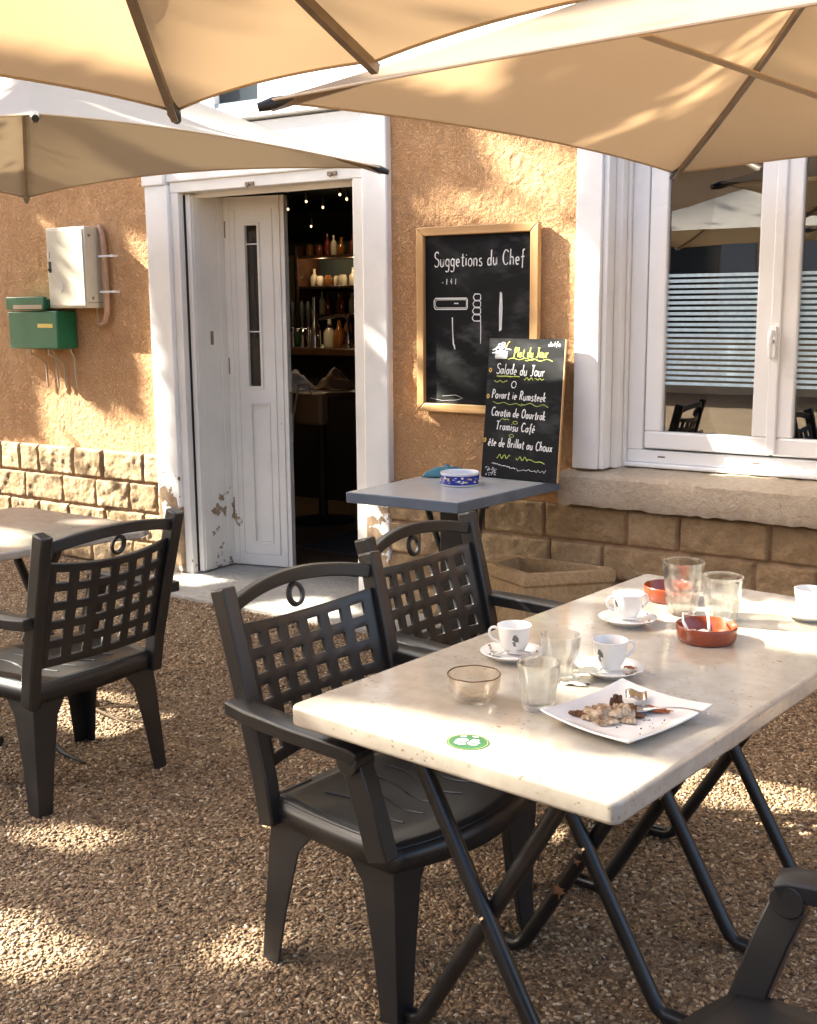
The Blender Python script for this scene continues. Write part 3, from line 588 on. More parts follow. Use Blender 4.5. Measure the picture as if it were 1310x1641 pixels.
def stroke(mb, pts, w, y=0., rough=.0):
    """flat chalk ribbon in the board's x-z plane, raised a hair"""
    n = len(pts)
    Lr = []
    for i, (x, z) in enumerate(pts):
        a = pts[max(i - 1, 0)]; b = pts[min(i + 1, n - 1)]; dx, dz = b[0] - a[0], b[1] - a[1]; l = math.hypot(dx, dz) or 1
        ww = w * random.uniform(.7, 1.25) / 2; Lr.append(((x - dz / l * ww, y, z + dx / l * ww), (x + dz / l * ww, y, z - dx / l * ww)))
    vs = [p for pr in Lr for p in pr]; mb.add(vs, [(2 * i, 2 * i + 2, 2 * i + 3, 2 * i + 1) for i in range(n - 1)])
def width(txt): return sum(G[c][0] + .1 for c in txt) - .1
def write(mb, txt, x, z, h, w, wide=None, slant=.06, rise=0., y=0.):
    k = h; sx = k if wide is None else wide / width(txt); cx = x
    for c in txt:
        gw, ss = G[c]; jz = random.uniform(-.03, .03) * k
        for s_ in ss:
            stroke(mb, [(cx + (px + slant * pz) * sx + random.uniform(-.006, .006) * k, z + jz + rise * (cx - x) + pz * k) for px, pz in s_], w, y)
        cx += (gw + .1) * sx
def line(mb, pts, w, y=0., closed=False): stroke(mb, pts + ([pts[0]] if closed else []), w, y)

# framed board on the wall: x -3.195..-2.522, z 1.075..1.975
fb = thing("framed_chalkboard", "large chalkboard in a pine frame hung on the orange wall, headed in white chalk", "chalkboard", (-2.857, -.012, 1.525))
W2, H2, F = .338, .452, .042
for pts in (((-W2, -H2), (-W2 + F, -H2 + F), (-W2 + F, H2 - F), (-W2, H2)), ((W2 - F, -H2 + F), (W2, -H2), (W2, H2), (W2 - F, H2 - F))):
    q = MB(); q.hexa([(x, -.036, z) for x, z in pts], [(x, .0, z) for x, z in pts]); q.build("frame_stile", MT['pine'], fb, bevel=.004)
for pts in (((-W2 + .0015, -H2), (W2 - .0015, -H2), (W2 - F - .0015, -H2 + F), (-W2 + F + .0015, -H2 + F)), ((-W2 + F + .0015, H2 - F), (W2 - F - .0015, H2 - F), (W2 - .0015, H2), (-W2 + .0015, H2))):
    q = MB(); q.hexa([(x, -.0355, z) for x, z in pts], [(x, .0, z) for x, z in pts]); q.build("frame_rail", MT['pineh'], fb, bevel=.004)
q = MB(); q.box((-W2 + F - .004, -.014, -H2 + F - .004), (W2 - F + .004, -.004, H2 - F + .004)); bo = q.build("board", MT['slate'], fb)
q = MB(); write(q, "Suggetions du Chef", -.245, .262, .072, .0058, wide=.50, y=-.0152)
q.build("chalk_line", MT['chalk'], bo, smooth=0, fix=False); q = MB(); write(q, "- 1 4 1", -.2, .175, .03, .004, y=-.0152)
q.build("chalk_line", MT['chalk'], bo, smooth=0, fix=False); q = MB()
rr_ = lambda x0, x1, z0, z1: [(x0 + .008, z0), (x1 - .004, z0), (x1, z0 + .006), (x1, z1 - .006), (x1 - .006, z1), (x0 + .008, z1), (x0, z1 - .012), (x0, z0 + .012)]
line(q, rr_(-.245, -.055, .055, .108), .0055, -.0152, True); line(q, rr_(-.238, -.06, .062, .101), .003, -.0152, True); line(q, [(-.13, .083), (-.105, .083)], .005, -.0152)
line(q, [(-.14, .015), (-.138, -.06), (-.134, -.115), (-.13, -.12), (-.126, -.14)], .0065, -.0152)
q.build("chalk_drawing", MT['chalk'], bo, smooth=0, fix=False); q = MB()
for k in range(4): line(q, rr_(-.02 - .002 * k, .02, .097 - .033 * k, .127 - .033 * k), .005, -.0152, True)
line(q, [(.02, .0), (.021, -.05), (.02, -.11)], .0045, -.0152); q.build("chalk_drawing", MT['chalk'], bo, smooth=0, fix=False); q = MB(); line(q, [(.13, .135), (.127, .06), (.126, -.05)], .009, -.0152); line(q, [(.135, .13), (.137, .06), (.133, -.045)], .006, -.0152)
q.build("chalk_drawing", MT['chalk'], bo, smooth=0, fix=False); q = MB(); line(q, [(-.27, -.385), (-.2, -.395), (-.12, -.39), (-.08, -.38), (-.12, -.365), (-.2, -.372)], .0018, -.0152)
q.build("chalk_doodle", MT['chalk'], bo, smooth=0, fix=False)

# menu board leaning on the blue table
A_, B_, C_, D_ = Vector((-2.726, -.208, .793)), Vector((-2.322, -.232, .793)), Vector((-2.786, -.062, 1.440)), Vector((-2.362, -.062, 1.437))
ex = (B_ - A_).normalized(); ez = ((C_ + D_) / 2 - (A_ + B_) / 2); hh = ez.length; ez = (ez - ex * ez.dot(ex)).normalized(); ey = ez.cross(ex)
mbd = thing("menu_chalkboard", "smaller frameless chalk menu board leaning on the blue edged table", "chalkboard")
Mm = Matrix((ex, ey, ez)).transposed().to_4x4(); Mm.translation = (A_ + B_) / 2; mbd.matrix_world = Mm
W3, H3 = .206, hh
sk = -.052                                                    # the foot sits a little right of the top
q = MB(); q.hexa([(-W3, 0, 0), (W3, 0, 0), (W3, .014, 0), (-W3, .014, 0)], [(-W3 + sk, 0, H3), (W3 + sk, 0, H3), (W3 + sk, .014, H3), (-W3 + sk, .014, H3)]); bo = q.build("board", MT['slate'], mbd, bevel=.002)
q = MB(); q.hexa([(W3 + .0005, .001, .002), (W3 + .005, .001, .002), (W3 + .005, .014, .002), (W3 + .0005, .014, .002)], [(W3 + sk + .0005, .001, H3), (W3 + sk + .005, .001, H3), (W3 + sk + .005, .014, H3), (W3 + sk + .0005, .014, H3)]); q.build("wood_edge", MT['pine'], mbd)
yw = -.0012
def mz(t): return H3 * (1 - t)                               # t: share of the height from the top
def mx(s, t): return -W3 + sk * (1 - t) + s * 2 * W3
q = MB()
for txt, s0, s1, t, h in (("Salade du Jour", .12, .76, .255, .05), ("Povart ie Rumsteek", .08, .80, .43, .042), ("Coratin de Oaurtrak", .09, .81, .557, .042), ("Tramisu Café", .16, .68, .655, .042), ("éte de Brillat au Choux", .07, .92, .772, .042)):
    q = MB(); write(q, txt, mx(s0, t), mz(t), h, .0050, wide=(s1 - s0) * 2 * W3, y=yw, rise=-.03); q.build("chalk_line", MT['chalk'], bo, smooth=0, fix=False)
q = MB(); line(q, [(mx(.37, .33) + .013 * math.cos(a), mz(.33) + .016 * math.sin(a)) for a in [x * .6 for x in range(11)]], .004, yw); q.build("chalk_ring", MT['chalk'], bo, smooth=0, fix=False)
q = MB(); line(q, [(mx(.14 + .012 * k, .9), mz(.895 + .0012 * k) + random.uniform(-.004, .004)) for k in range(28)], .003, yw); line(q, [(mx(.48 + .02 * k, .9), mz(.928) + random.uniform(-.008, .008)) for k in range(20)], .0022, yw)
q.build("chalk_signature", MT['chalk'], bo, smooth=0, fix=False); q = MB(); write(q, "delfo", mx(.79, .035), mz(.052), .022, .003, wide=.066, y=yw)
q.build("chalk_line", MT['chalk'], bo, smooth=0, fix=False); q = MB()
for k in range(34): s0, t0 = random.uniform(.04, .2), random.uniform(.93, .985); line(q, [(mx(s0, t0), mz(t0)), (mx(s0 + .015, t0), mz(t0 + random.uniform(-.01, .01)))], .002, yw)
q.build("chalk_smudge", MT['chalk'], bo, smooth=0, fix=False); q = MB()
for k in range(7):                                           # the little drawing of a heaped dish
    line(q, [(mx(.09 + .0 * k, .105 + .008 * k), mz(.095 + .008 * k)), (mx(.26, .1), mz(.093 + .008 * k))], .0028, yw)
for cx_, cz_, r_ in ((.13, .075, .014), (.17, .06, .016), (.2, .075, .014), (.15, .05, .011), (.19, .042, .011)):
    line(q, [(mx(cx_, .06) + r_ * math.cos(a), mz(cz_) + r_ * .8 * math.sin(a)) for a in [x * .7 for x in range(10)]], .004, yw)
line(q, [(mx(.05, .1), mz(.085)), (mx(.12, .1), mz(.068))], .004, yw); line(q, [(mx(.3, .1), mz(.08)), (mx(.24, .1), mz(.074))], .004, yw); line(q, [(mx(.05, .1), mz(.105)), (mx(.1, .1), mz(.103))], .005, yw)
q.build("chalk_drawing", MT['chalk'], bo, smooth=0, fix=False)
q = MB(); write(q, "Plat du Jour", mx(.345, .12), mz(.132), .046, .0058, wide=.185, y=yw - .0003); q.build("chalk_line", MT['limechalk'], bo, smooth=0, fix=False)
q = MB()
wav = lambda s0, s1, t, a=.006, n=12, sl=0.: [(mx(s0 + (s1 - s0) * k / n, t), mz(t + sl * k / n) + a * math.sin(k * 1.1 + s0 * 20)) for k in range(n + 1)]
line(q, wav(.27, .62, .145, .004), .0035, yw - .0003); line(q, wav(.5, .86, .15, .005), .0035, yw - .0003); q.build("chalk_underline", MT['limechalk'], bo, smooth=0, fix=False); q = MB(); line(q, wav(.13, .44, .272, .001), .0055, yw - .0003); line(q, wav(.5, .62, .285, .006), .0035, yw - .0003); line(q, wav(.64, .76, .285, .004), .003, yw - .0003)
q.build("chalk_underline", MT['limechalk'], bo, smooth=0, fix=False); q = MB(); line(q, wav(.1, .5, .462, .004, 14, .01), .003, yw - .0003); line(q, wav(.48, .84, .462, .006, 12, .012), .003, yw - .0003); line(q, wav(.22, .34, .58, .002), .003, yw - .0003)
q.build("chalk_underline", MT['limechalk'], bo, smooth=0, fix=False); q = MB()
for s_, t_ in ((.42, .6), (.38, .695)): line(q, [(mx(s_, t_) + .013 * math.cos(a), mz(t_) + .007 * math.sin(a)) for a in [x * .62 for x in range(11)]], .0028, yw - .0003)
q.build("chalk_doodle", MT['limechalk'], bo, smooth=0, fix=False); q = MB(); line(q, wav(.2, .38, .845, .010, 16), .0035, yw - .0003); line(q, wav(.46, .62, .85, .009, 14), .0035, yw - .0003); line(q, wav(.6, .84, .853, .003, 10, .018), .0035, yw - .0003); line(q, wav(.1, .28, .31, .004), .003, yw - .0003)
q.build("chalk_underline", MT['limechalk'], bo, smooth=0, fix=False)
q = MB()
for s_, t_ in ((.04, .23), (.03, .42), (.025, .735)): q = MB(); line(q, [(mx(s_, t_) + .006 * math.cos(a), mz(t_) + .009 * math.sin(a)) for a in [x * .7 for x in range(10)]], .005, yw); q.build("chalk_bullet", MT['yellowchalk'], bo, smooth=0, fix=False)
q = MB(); line(q, [(mx(.235, .03), mz(.07)), (mx(.26, .03), mz(.03)), (mx(.28, .03), mz(.022))], .005, yw); q.build("chalk_bullet", MT['yellowchalk'], bo, smooth=0, fix=False)

# ------------------------------------------------------------------ blue edged table with ashtray and packet
bt = thing("bistro_table", "small square table with grey top and slate blue edge below the chalkboards", "table", (0, 0, 0))
TP = [(-3.02, -.90), (-2.445, -.895), (-2.36, -.085), (-2.99, -.085)]
q = MB(); q.prism(TP, .742, .789); q.build("table_rim", MT['blueedge'], bt, bevel=.004)
cxy = (-2.70, -.49); q = MB(); q.prism([(cxy[0] + (x - cxy[0]) * .972, cxy[1] + (y - cxy[1]) * .978) for x, y in TP], .786, .7905); q.build("table_top", MT['bluetop'], bt, bevel=.001)
q = MB(); q.box((-2.78, -.50, .03), (-2.62, -.42, .742)); q.box((-2.9, -.62, .715), (-2.5, -.32, .741)); q.box((-2.95, -.68, .0), (-2.45, -.28, .03)); q.build("pedestal", MT['black'], bt, bevel=.006)
q = MB(); q.tube([(-2.78, -.47, .45), (-2.86, -.5, .7), (-2.9, -.52, .715)], .014, 8); q.tube([(-2.62, -.47, .45), (-2.55, -.5, .7), (-2.52, -.52, .715)], .014, 8); q.build("brace", MT['black'], bt)
t = thing("tin_ashtray", "round cobalt blue printed tin ashtray with white rim on the small table", "ashtray", (-2.69, -.47, .7905))
q = MB(); q.lathe([(0, 0), (.082, 0), (.088, .004), (.0885, .008), (.088, .052), (.09, .058), (.0875, .061), (.083, .056), (.082, .014), (0, .010)], 56); q.build("ashtray_body", MT['tin'], t)
q = MB(); n = 56
q.loft([[(.0895 * math.cos(2 * PI * k / n), .0895 * math.sin(2 * PI * k / n), z) for k in range(n)] for z in (.009, .05)], caps=False); q.build("printed_band", MT['tinblue'], t, fix=False)
q = MB()
def onband(mb, a, z, w, h):
    vs = []
    for da, dz in ((-1, -1), (1, -1), (1, 1), (-1, 1)): vs.append((.0901 * math.cos(a + da * w / .18), .0901 * math.sin(a + da * w / .18), z + dz * h / 2))
    mb.add(vs, [(0, 1, 2, 3)])
for k in range(40):
    a = -PI / 2 + random.uniform(-1.9, 1.9); onband(q, a, random.uniform(.017, .042), random.uniform(.004, .012), random.choice((.002, .003, .009)))
q.build("printed_mark", MT['tin'], t, smooth=0, fix=False)
q = MB()
for k in range(9): onband(q, -PI / 2 + random.uniform(-1.2, 1.6), random.uniform(.02, .04), .009, .006)
q.build("gold_mark", MT['yellow'], t, smooth=0, fix=False)
v = VN(33); q = MB(); P = []
for i in range(21):
    r = []
    for j in range(21):
        a, b = i / 10 - 1, j / 10 - 1; e = max(0, 1 - max(abs(a), abs(b)) ** 3); r.append((a * .10 + .015 * b, b * .05, .004 + .055 * e * (.3 + float(v.fbm(np.array(i * .3), np.array(j * .4), 3)))))
    P.append(r)
q.grid(P); t = q.build("paper_packet", MT['teal'], solid=.003, smooth=180); t.location = (-2.865, -.295, .792); t.rotation_euler = (0, 0, .3); tag(t, "crumpled teal packet lying behind the blue tin ashtray", "packet")
q = MB(); q.add([(-.05, .0, .046), (.0, -.015, .05), (.03, .02, .049), (-.03, .03, .046)], [(0, 1, 2, 3)]); o = q.build("white_flap", MT['paper'], t, smooth=0, solid=.001)

# stone trough
pl = thing("stone_trough", "empty rectangular stone trough against the plinth beside the bistro table", "planter", (0, 0, 0))
q = MB(); o_ = [(-2.66, -.30), (-2.37, -.44), (-2.06, -.13), (-2.10, -.085), (-2.62, -.085)]
cx_, cy_ = -2.38, -.21
sc_ = lambda f, g: [(cx_ + (x - cx_) * f, cy_ + (y - cy_) * f) for x, y in o_]
rings = [[(x, y, z) for x, y in sc_(f, 0)] for f, z in ((.86, 0), (.93, .2), (.95, .335), (1.0, .345), (1.0, .395), (.985, .40), (.80, .40), (.80, .38), (.74, .06))]
q.loft(rings); q.build("trough_body", MT['planter'], pl, bevel=.008, seg=2)
q = MB(); q.prism(sc_(.72, 0), .05, .10); q.build("trough_soil", MT['twig'], pl)

# ------------------------------------------------------------------ resin chairs
def chair(label, loc, rz):
    root = thing("garden_chair", label, "chair", loc, rz, "charcoal resin garden armchairs")
    RS = MT['resin']
    # seat: dished shell with a bowed front and an apron
    q = MB(); nx, ny = 16, 17; P = []
    def edge(u): return -.20 + .44 * u
    for i in range(nx + 1):
        u = i / nx; row = []
        for j in range(ny + 1):
            vv = j / ny * 2 - 1; wid = .235 + .035 * math.sin(min(1, u * 1.2) * PI / 2)
            x = -.205 + u * (.415 + .055 * (1 - vv * vv)); z = .425 + .012 * u - .016 * (1 - vv * vv) * math.sin(u * PI) - .018 * max(0, u - .85) / .15 * .8
            row.append((x, vv * wid, z))
        P.append(row)
    q.grid(P)
    rim = [P[0][j] for j in range(ny + 1)] + [P[i][ny] for i in range(1, nx + 1)] + [P[nx][j] for j in range(ny - 1, -1, -1)] + [P[i][0] for i in range(nx - 1, 0, -1)]
    low = [(x * 1.01, y * 1.015, .36 + .012 * abs(y) / .25) for x, y, z in rim]; n = len(rim); q.loft([rim, low], caps=False)
    seat = q.build("seat", RS, root, solid=.007, smooth=40)
    q = MB()
    for k in range(5):
        y0 = -.14 + k * .07; pts = []
        for i in range(15):
            u = i / 14; x = -.12 + .27 * u; y = y0 + .022 * math.sin(u * 5.2 + k * .25); uu_ = (x + .205) / (.415 + .055 * (1 - (y / .26) ** 2)); z = .425 + .012 * uu_ - .016 * (1 - (y / .26) ** 2) * math.sin(uu_ * PI) + .0035
            pts.append((x, y, z))
        q.tube(pts, .0035, 6)
    q.build("seat_groove", MT['steel'], seat)
    for sy in (-1, 1):
        # rear leg and front leg: open angle sections that widen upward
        for (xt, xb, f, yt, yb) in ((-.20, -.225, 1, .245, .268), (.205, .225, -1, .258, .272)):
            q = MB()
            def sect(x, y, a, b, t, z):
                a *= 1.3 if f > 0 else 1.25; b *= 1.5
                return [(x, sy * y, z), (x + f * a, sy * y, z), (x + f * a, sy * (y - t), z), (x + f * t, sy * (y - t), z), (x + f * t, sy * (y - b), z), (x, sy * (y - b), z)]
            q.loft([sect(xb, yb, .042, .036, .006, 0), sect(xb + (xt - xb) * .35, yb + (yt - yb) * .35, .055, .046, .006, .15), sect(xb + (xt - xb) * .75, yb + (yt - yb) * .75, .078, .062, .006, .315), sect(xt, yt, .115, .085, .006, .375), sect(xt, yt, .12, .09, .006, .43)])
            q.build("leg", RS, root, bevel=.002, smooth=30)
        # back post
        q = MB(); sect4 = [(-.021, -.026), (.021, -.026), (.021, .026), (-.021, .026)]
        q.tube([(-.195, sy * .25, .36), (-.215, sy * .252, .48), (-.265, sy * .256, .68), (-.322, sy * .262, .895), (-.332, sy * .263, .932)], 1, sect=sect4, upv=(1, 0, 0)); q.build("back_post", RS, root, bevel=.006, smooth=30)
        # armrest and its support
        q = MB(); sec = [(-.032, -.019), (.032, -.019), (.034, .013), (.029, .0165), (-.029, .0165), (-.034, .013)]
        q.tube([(-.275, sy * .282, .655), (-.2, sy * .293, .652), (-.05, sy * .300, .648), (.09, sy * .297, .645), (.13, sy * .294, .642), (.150, sy * .292, .634)], 1, sect=sec)
        q.tube([(.128, sy * .292 - .0315, .6225), (.128, sy * .292 + .0315, .6225)], .030, 20)
        q.build("armrest", RS, root, bevel=.003, smooth=40)
        q = MB(); s1 = [(-.016, -.021), (.016, -.021), (.016, .021), (-.016, .021)]
        q.tube([(.128, sy * .288, .612), (.15, sy * .285, .55), (.195, sy * .279, .40)], 1, sect=[(a * 1.35, b * 1.45) for a, b in s1], upv=(1, 0, 0)); q.build("arm_support", RS, root, bevel=.004, smooth=30)
    # back panel: basket-weave lattice, dished
    ncol, nrow = 6, 5; bw, bh = .033, .028; W_ = .476; ow = (W_ - bw * (ncol + 1)) / ncol; z0, z1 = .49, .828; oh = (z1 - z0 - bh * (nrow + 1)) / nrow
    ys = []; zs = []
    for k in range(ncol): ys += [k * (bw + ow), k * (bw + ow) + bw]
    ys += [ncol * (bw + ow), W_]
    for k in range(nrow): zs += [k * (bh + oh), k * (bh + oh) + bh]
    zs += [nrow * (bh + oh), z1 - z0]
    def bp(y, z):
        t = y / W_ * 2 - 1; zz = z0 + z; zz += .020 * (t * t - .4) * ((z / (z1 - z0)) * 1.3 - .3)
        x = -.215 - (zz - .48) * .255 - .038 * (1 - t * t); return (x, t * W_ / 2, zz)
    q = MB(); idx = {}
    fy = []
    for k in range(len(ys) - 1): fy += [ys[k], (ys[k] + ys[k + 1]) / 2]
    fy.append(ys[-1])
    q.v = [bp(y, z) for z in zs for y in fy]; nf = len(fy)
    for j in range(len(zs) - 1):
        for i in range(nf - 1):
            if (i // 2) % 2 == 1 and j % 2 == 1: continue
            q.f.append((j * nf + i, j * nf + i + 1, (j + 1) * nf + i + 1, (j + 1) * nf + i))
    q.build("back_lattice", RS, root, solid=.013, bevel=.0025, smooth=35)
    q = MB(); pts = []
    for k in range(17):
        t = k / 8 - 1; zz = .884 + .030 * (1 - t * t); pts.append((-.215 - (zz - .48) * .255 - .034 * (1 - t * t), t * .245, zz))
    q.tube(pts, 1, sect=[(-.011, -.018), (.011, -.018), (.011, .018), (-.011, .018)]); q.build("top_rail", RS, root, bevel=.004, smooth=35)
    q = MB(); c_ = Vector((-.352, 0, .862)); pts = [c_ + Vector((.006 * math.cos(a) * -1, .024 * math.sin(a), .027 * math.cos(a))) for a in [2 * PI * k / 24 for k in range(25)]]
    q.tube(pts, 1, sect=[(-.007, -.005), (.007, -.005), (.007, .005), (-.007, .005)], upv=(0, 0, 1)); q.build("back_ring", RS, root, bevel=.002)
    return root
ch1 = chair("nearest charcoal resin armchair, pulled up to the left side of the marble table", (-1.515, -2.725, 0), R(-7))
def another(label, loc, rz):
    c = copy_tree(ch1); c.location = loc; c.rotation_euler = (0, 0, rz); c['label'] = label; return c
another("charcoal resin armchair at the marble table, between the nearest chair and the stone trough", (-1.585, -2.035, 0), R(-4))
another("charcoal resin armchair standing apart on the gravel, its back towards the marble table", (-3.10, -2.46, 0), R(177))
another("charcoal resin armchair at the bottom right corner, only its arm and seat in view", (-.345, -3.415, 0), R(177))

# ------------------------------------------------------------------ long marble table
TO = Vector((-1.542, -3.112, 0)); E1 = Vector((.9936, -.113, 0)); E2 = Vector((.113, .9936, 0))
def tp(a, b, z=0.): p = TO + E1 * a + E2 * b; return (p.x, p.y, z)
mt = thing("marble_table", "long cream marble topped table on crossed black steel legs, strewn with cups and glasses", "table", (TO.x, TO.y, 0), math.atan2(E1.y, E1.x))
def rrect(x0, y0, x1, y1, r, n=7):
    pts = []
    for cx, cy, a in ((x1 - r, y0 + r, -90), (x1 - r, y1 - r, 0), (x0 + r, y1 - r, 90), (x0 + r, y0 + r, 180)):
        pts += [(cx + r * math.cos(R(a + 90 * k / n)), cy + r * math.sin(R(a + 90 * k / n))) for k in range(n + 1)]
    return pts
q = MB(); q.prism(rrect(0, 0, .81, 1.592, .022), .703, .75); q.build("table_top", MT['marble'], mt, bevel=.009, seg=4, smooth=50)
# crossed legs, four pairs; local x runs across the table
for k, (yy, dx) in enumerate(((.135, 0), (.53, 0), (.915, 0), (1.325, 0))):
    xm = .443
    for s_, off in ((1, -.016), (-1, .016)):
        q = MB()
        top = (xm - s_ * .20, yy + off, .71); bot = (xm + s_ * .20, yy + off, .022)
        path = [top, (xm, yy + off, .36), (xm + s_ * .178, yy + off, .058), (xm + s_ * .193, yy + off, .034), (xm + s_ * .215, yy + off, .021), (xm + s_ * .29, yy + off, .0195)]
        q.tube(path, .0185, 14); q.build("leg", MT['steel'], mt, smooth=60)
    q = MB(); q.tube([(xm, yy - .044, .36), (xm, yy + .044, .36)], .008, 10); q.build("leg_bolt", MT['chrome'], mt)
q = MB(); q.box((.12, .08, .688), (.70, .12, .7105)); q.box((.12, 1.47, .688), (.70, 1.51, .7105)); q.box((.2, .13, .69), (.235, 1.46, .7105)); q.box((.585, .13, .69), (.62, 1.46, .7105)); q.build("under_frame", MT['steel'], mt)
# round-ish green sticker
sx_, sy_ = (Vector((-1.101, -3.094, 0)) - TO).dot(E1), (Vector((-1.101, -3.094, 0)) - TO).dot(E2)
q = MB(); n = 40; q.prism([(sx_ + .044 * math.cos(2 * PI * k / n), sy_ + .041 * math.sin(2 * PI * k / n)) for k in range(n)], .7502, .7507); stk = q.build("sticker", MT['sticker'], mt, smooth=0)
q = MB(); q.loft([[(sx_ + r * math.cos(2 * PI * k / n), sy_ + r * .93 * math.sin(2 * PI * k / n), .75095) for k in range(n)] for r in (.041, .0395)], caps=False); q.build("sticker_ring", MT['stickery'], stk, smooth=0, fix=False)
q = MB(); Mt = Matrix.Translation((sx_, sy_, .7511)) @ Matrix.Rotation(R(30), 4, 'Z')
def flat(mb, pts, w):
    m2 = MB(); stroke(m2, pts, w); mb.add([Mt @ Vector((x, z, 0)) for x, y, z in m2.v], m2.f)
flat(q, arc(-.012, .007, .009, .007, 0, 330), .0075); flat(q, [(-.021, .004), (-.024, -.006), (-.014, -.014), (-.004, -.01)], .008); flat(q, arc(.012, -.006, .009, .008, 0, 330), .0075); flat(q, [(.008, .003), (.012, .012), (.021, .009)], .008)
flat(q, [(-.018, .027), (-.006, .03)], .004); flat(q, [(.006, .03), (.018, .027)], .004); q.build("sticker_mark", MT['stickerw'], stk, smooth=0, fix=False)

# ------------------------------------------------------------------ tableware
TZ = .7505
CUPS = {'cupA': (-1.287, -2.556), 'cupB': (-1.176, -2.118), 'cupC': (-1.038, -2.552), 'cupD': (-.776, -1.814)}
def cup(xy, label, handles, k=1.):
    turn = random.uniform(0, 360); handles = [h - turn for h in handles]
    t = thing("coffee_cup", label, "cup", (xy[0], xy[1], TZ + .0165), R(turn), "white espresso cups")
    q = MB(); q.lathe([(0, .004), (.020, .004), (.021, 0), (.024, 0), (.0255, .004), (.0285, .010), (.0345, .022), (.0385, .04), (.0415, .0655), (.0422, .0672), (.0408, .0676), (.0392, .0655), (.0365, .04), (.032, .02), (.024, .011), (0, .009)], 48); q.build("cup_body", MT['cup'], t, smooth=60)
    for a in handles:
        M = Matrix.Rotation(R(a), 4, 'Z'); pts = [(.0385, 0, .054), (.047, 0, .060), (.057, 0, .058), (.0625, 0, .048), (.060, 0, .036), (.051, 0, .026), (.0365, 0, .021)]
        q = MB(); q.tube([M @ Vector(p) for p in pts], [.0046, .004, .0038, .0038, .0038, .004, .0046], 10); q.build("handle", MT['porcelain'], t, sub=1)
    q = MB(); q.lathe([(0, .030), (.0342, .030), (.0342, .0305), (0, .0305)], 36); q.build("coffee", MT['coffee'], t)
    q = MB(); q.loft([[(r * math.cos(2 * PI * j / 36), r * math.sin(2 * PI * j / 36), .0309) for j in range(36)] for r in (.0343, .0325 )], caps=False); q.build("crema", MT['crema'], t, fix=False)
    return t
def saucer(xy, label, seed):
    t = thing("saucer", label, "saucer", (xy[0], xy[1], TZ), 0, "white saucers")
    q = MB(); q.lathe([(0, .003), (.036, .003), (.037, 0), (.041, 0), (.043, .004), (.062, .011), (.077, .019), (.0785, .0208), (.077, .0218), (.060, .0145), (.043, .0085), (.032, .0075), (.029, .0095), (.0, .0095)], 64); q.build("saucer_dish", MT['porcelain'], t, smooth=60)
    rng = random.Random(seed); q = MB()
    for _ in range(5):                                         # printed sprigs on the well
        a = rng.uniform(0, 6.28); r_ = rng.uniform(.056, .069); z = .0095 + (r_ - .043) / (.060 - .043) * .0055 + .0024
        pts = [(r_ * math.cos(a + d), r_ * math.sin(a + d), z) for d in (0, .06, .12)]; q.tube(pts, [.0012, .0026, .001], 6)
    q.build("printed_sprig", MT['sauce'] if seed % 2 else MT['rib'], t)
    return t
for nm, lab, hs in (('cupA', "white espresso cup with its handle to the left, behind the front tumblers", (168,)), ('cupB', "two handled white espresso cup beside the tall tumbler", (195, 20)), ('cupC', "white espresso cup half full of coffee behind the square plate", (18,)), ('cupD', "white espresso cup cut off at the right edge of the photo", (20,))):
    cup(CUPS[nm], lab, [h + 33 for h in hs])
for i, (xy, lab) in enumerate((((-1.289, -2.562), "white saucer under the cup whose handle points left"), ((-1.174, -2.124), "white saucer under the two handled cup"), ((-1.036, -2.552), "white saucer with a torn wrapper, under the cup behind the square plate"), ((-.776, -1.816), "white saucer at the right edge with a sugar paper on it"))): saucer(xy, lab, 50 + i)
def spoon(mb, L_, bw=.012):
    P = []; n = 14
    for i in range(n + 1):
        u = i / n
        if u < .3: w = bw * math.sin(PI * min(1, (u / .3)) ** .8 * .93 + .12) ; z = -.004 * math.sin(PI * u / .3)
        else: w = .0034 + .0024 * max(0, (u - .7) / .3); z = .006 * math.sin(PI * (u - .3) / .7)
        w = max(w, .0024); P.append([(u * L_, w * s, z + (-.0035 * (1 - s * s) if u < .3 else .0012 * (1 - s * s))) for s in (-1, -.5, 0, .5, 1)])
    mb.grid(P)
def small_spoon(xyz, rz, lab, L_=.125, bw=.012, pitch=0):
    q = MB(); spoon(q, L_, bw); o = q.build("spoon", MT['chrome'], solid=.0014, smooth=180); o.location = xyz; o.rotation_euler = (0, pitch, rz); return tag(o, lab, "spoon")
small_spoon((-1.33, -2.597, TZ + .0205), R(20), "small spoon lying on the saucer of the left handled cup", .10, .010)
small_spoon((-.990, -2.585, TZ + .0205), R(15), "small spoon on the saucer behind the square plate", .075, .009)
# tumblers
def tumbler(xy, label, R1, R0, H, group="clear water glasses"):
    t = thing("tumbler", label, "glass", (xy[0], xy[1], TZ), RNG.random(), group)
    def fl(a, r, z):
        if .012 < z < H * .58 and r > R0 * .8: return 1 - .075 * abs(math.sin(5 * a)) ** 1.5 * min(1, (H * .58 - z) / .012)
        return 1.
    th = .0034; pr = [(0, .0), (R0 * .86, 0), (R0 * .97, .004)]
    for k in range(1, 15):
        u = k / 14; z = .004 + (H - .006) * u; r_ = R0 + (R1 - R0) * u ** .85; pr.append((r_ + (.0012 if abs(u - .6) < .02 else 0), z))
    pr += [(R1 - .0008, H), (R1 - th + .0006, H), (R1 - th, H - .003)]
    for k in range(12, -1, -1):
        u = k / 14; z = .016 + (H - .02) * u; pr.append((R0 + (R1 - R0) * u ** .85 - th, z))
    pr += [(R0 - th - .004, .013), (0, .012)]
    q = MB(); q.lathe(pr, 80, rfun=fl); q.build("glass_body", MT['glass'], t, smooth=50)
    return t
tumbler((-1.071, -2.849), "front fluted tumbler in front of the other near glass", .0465, .034, .104)
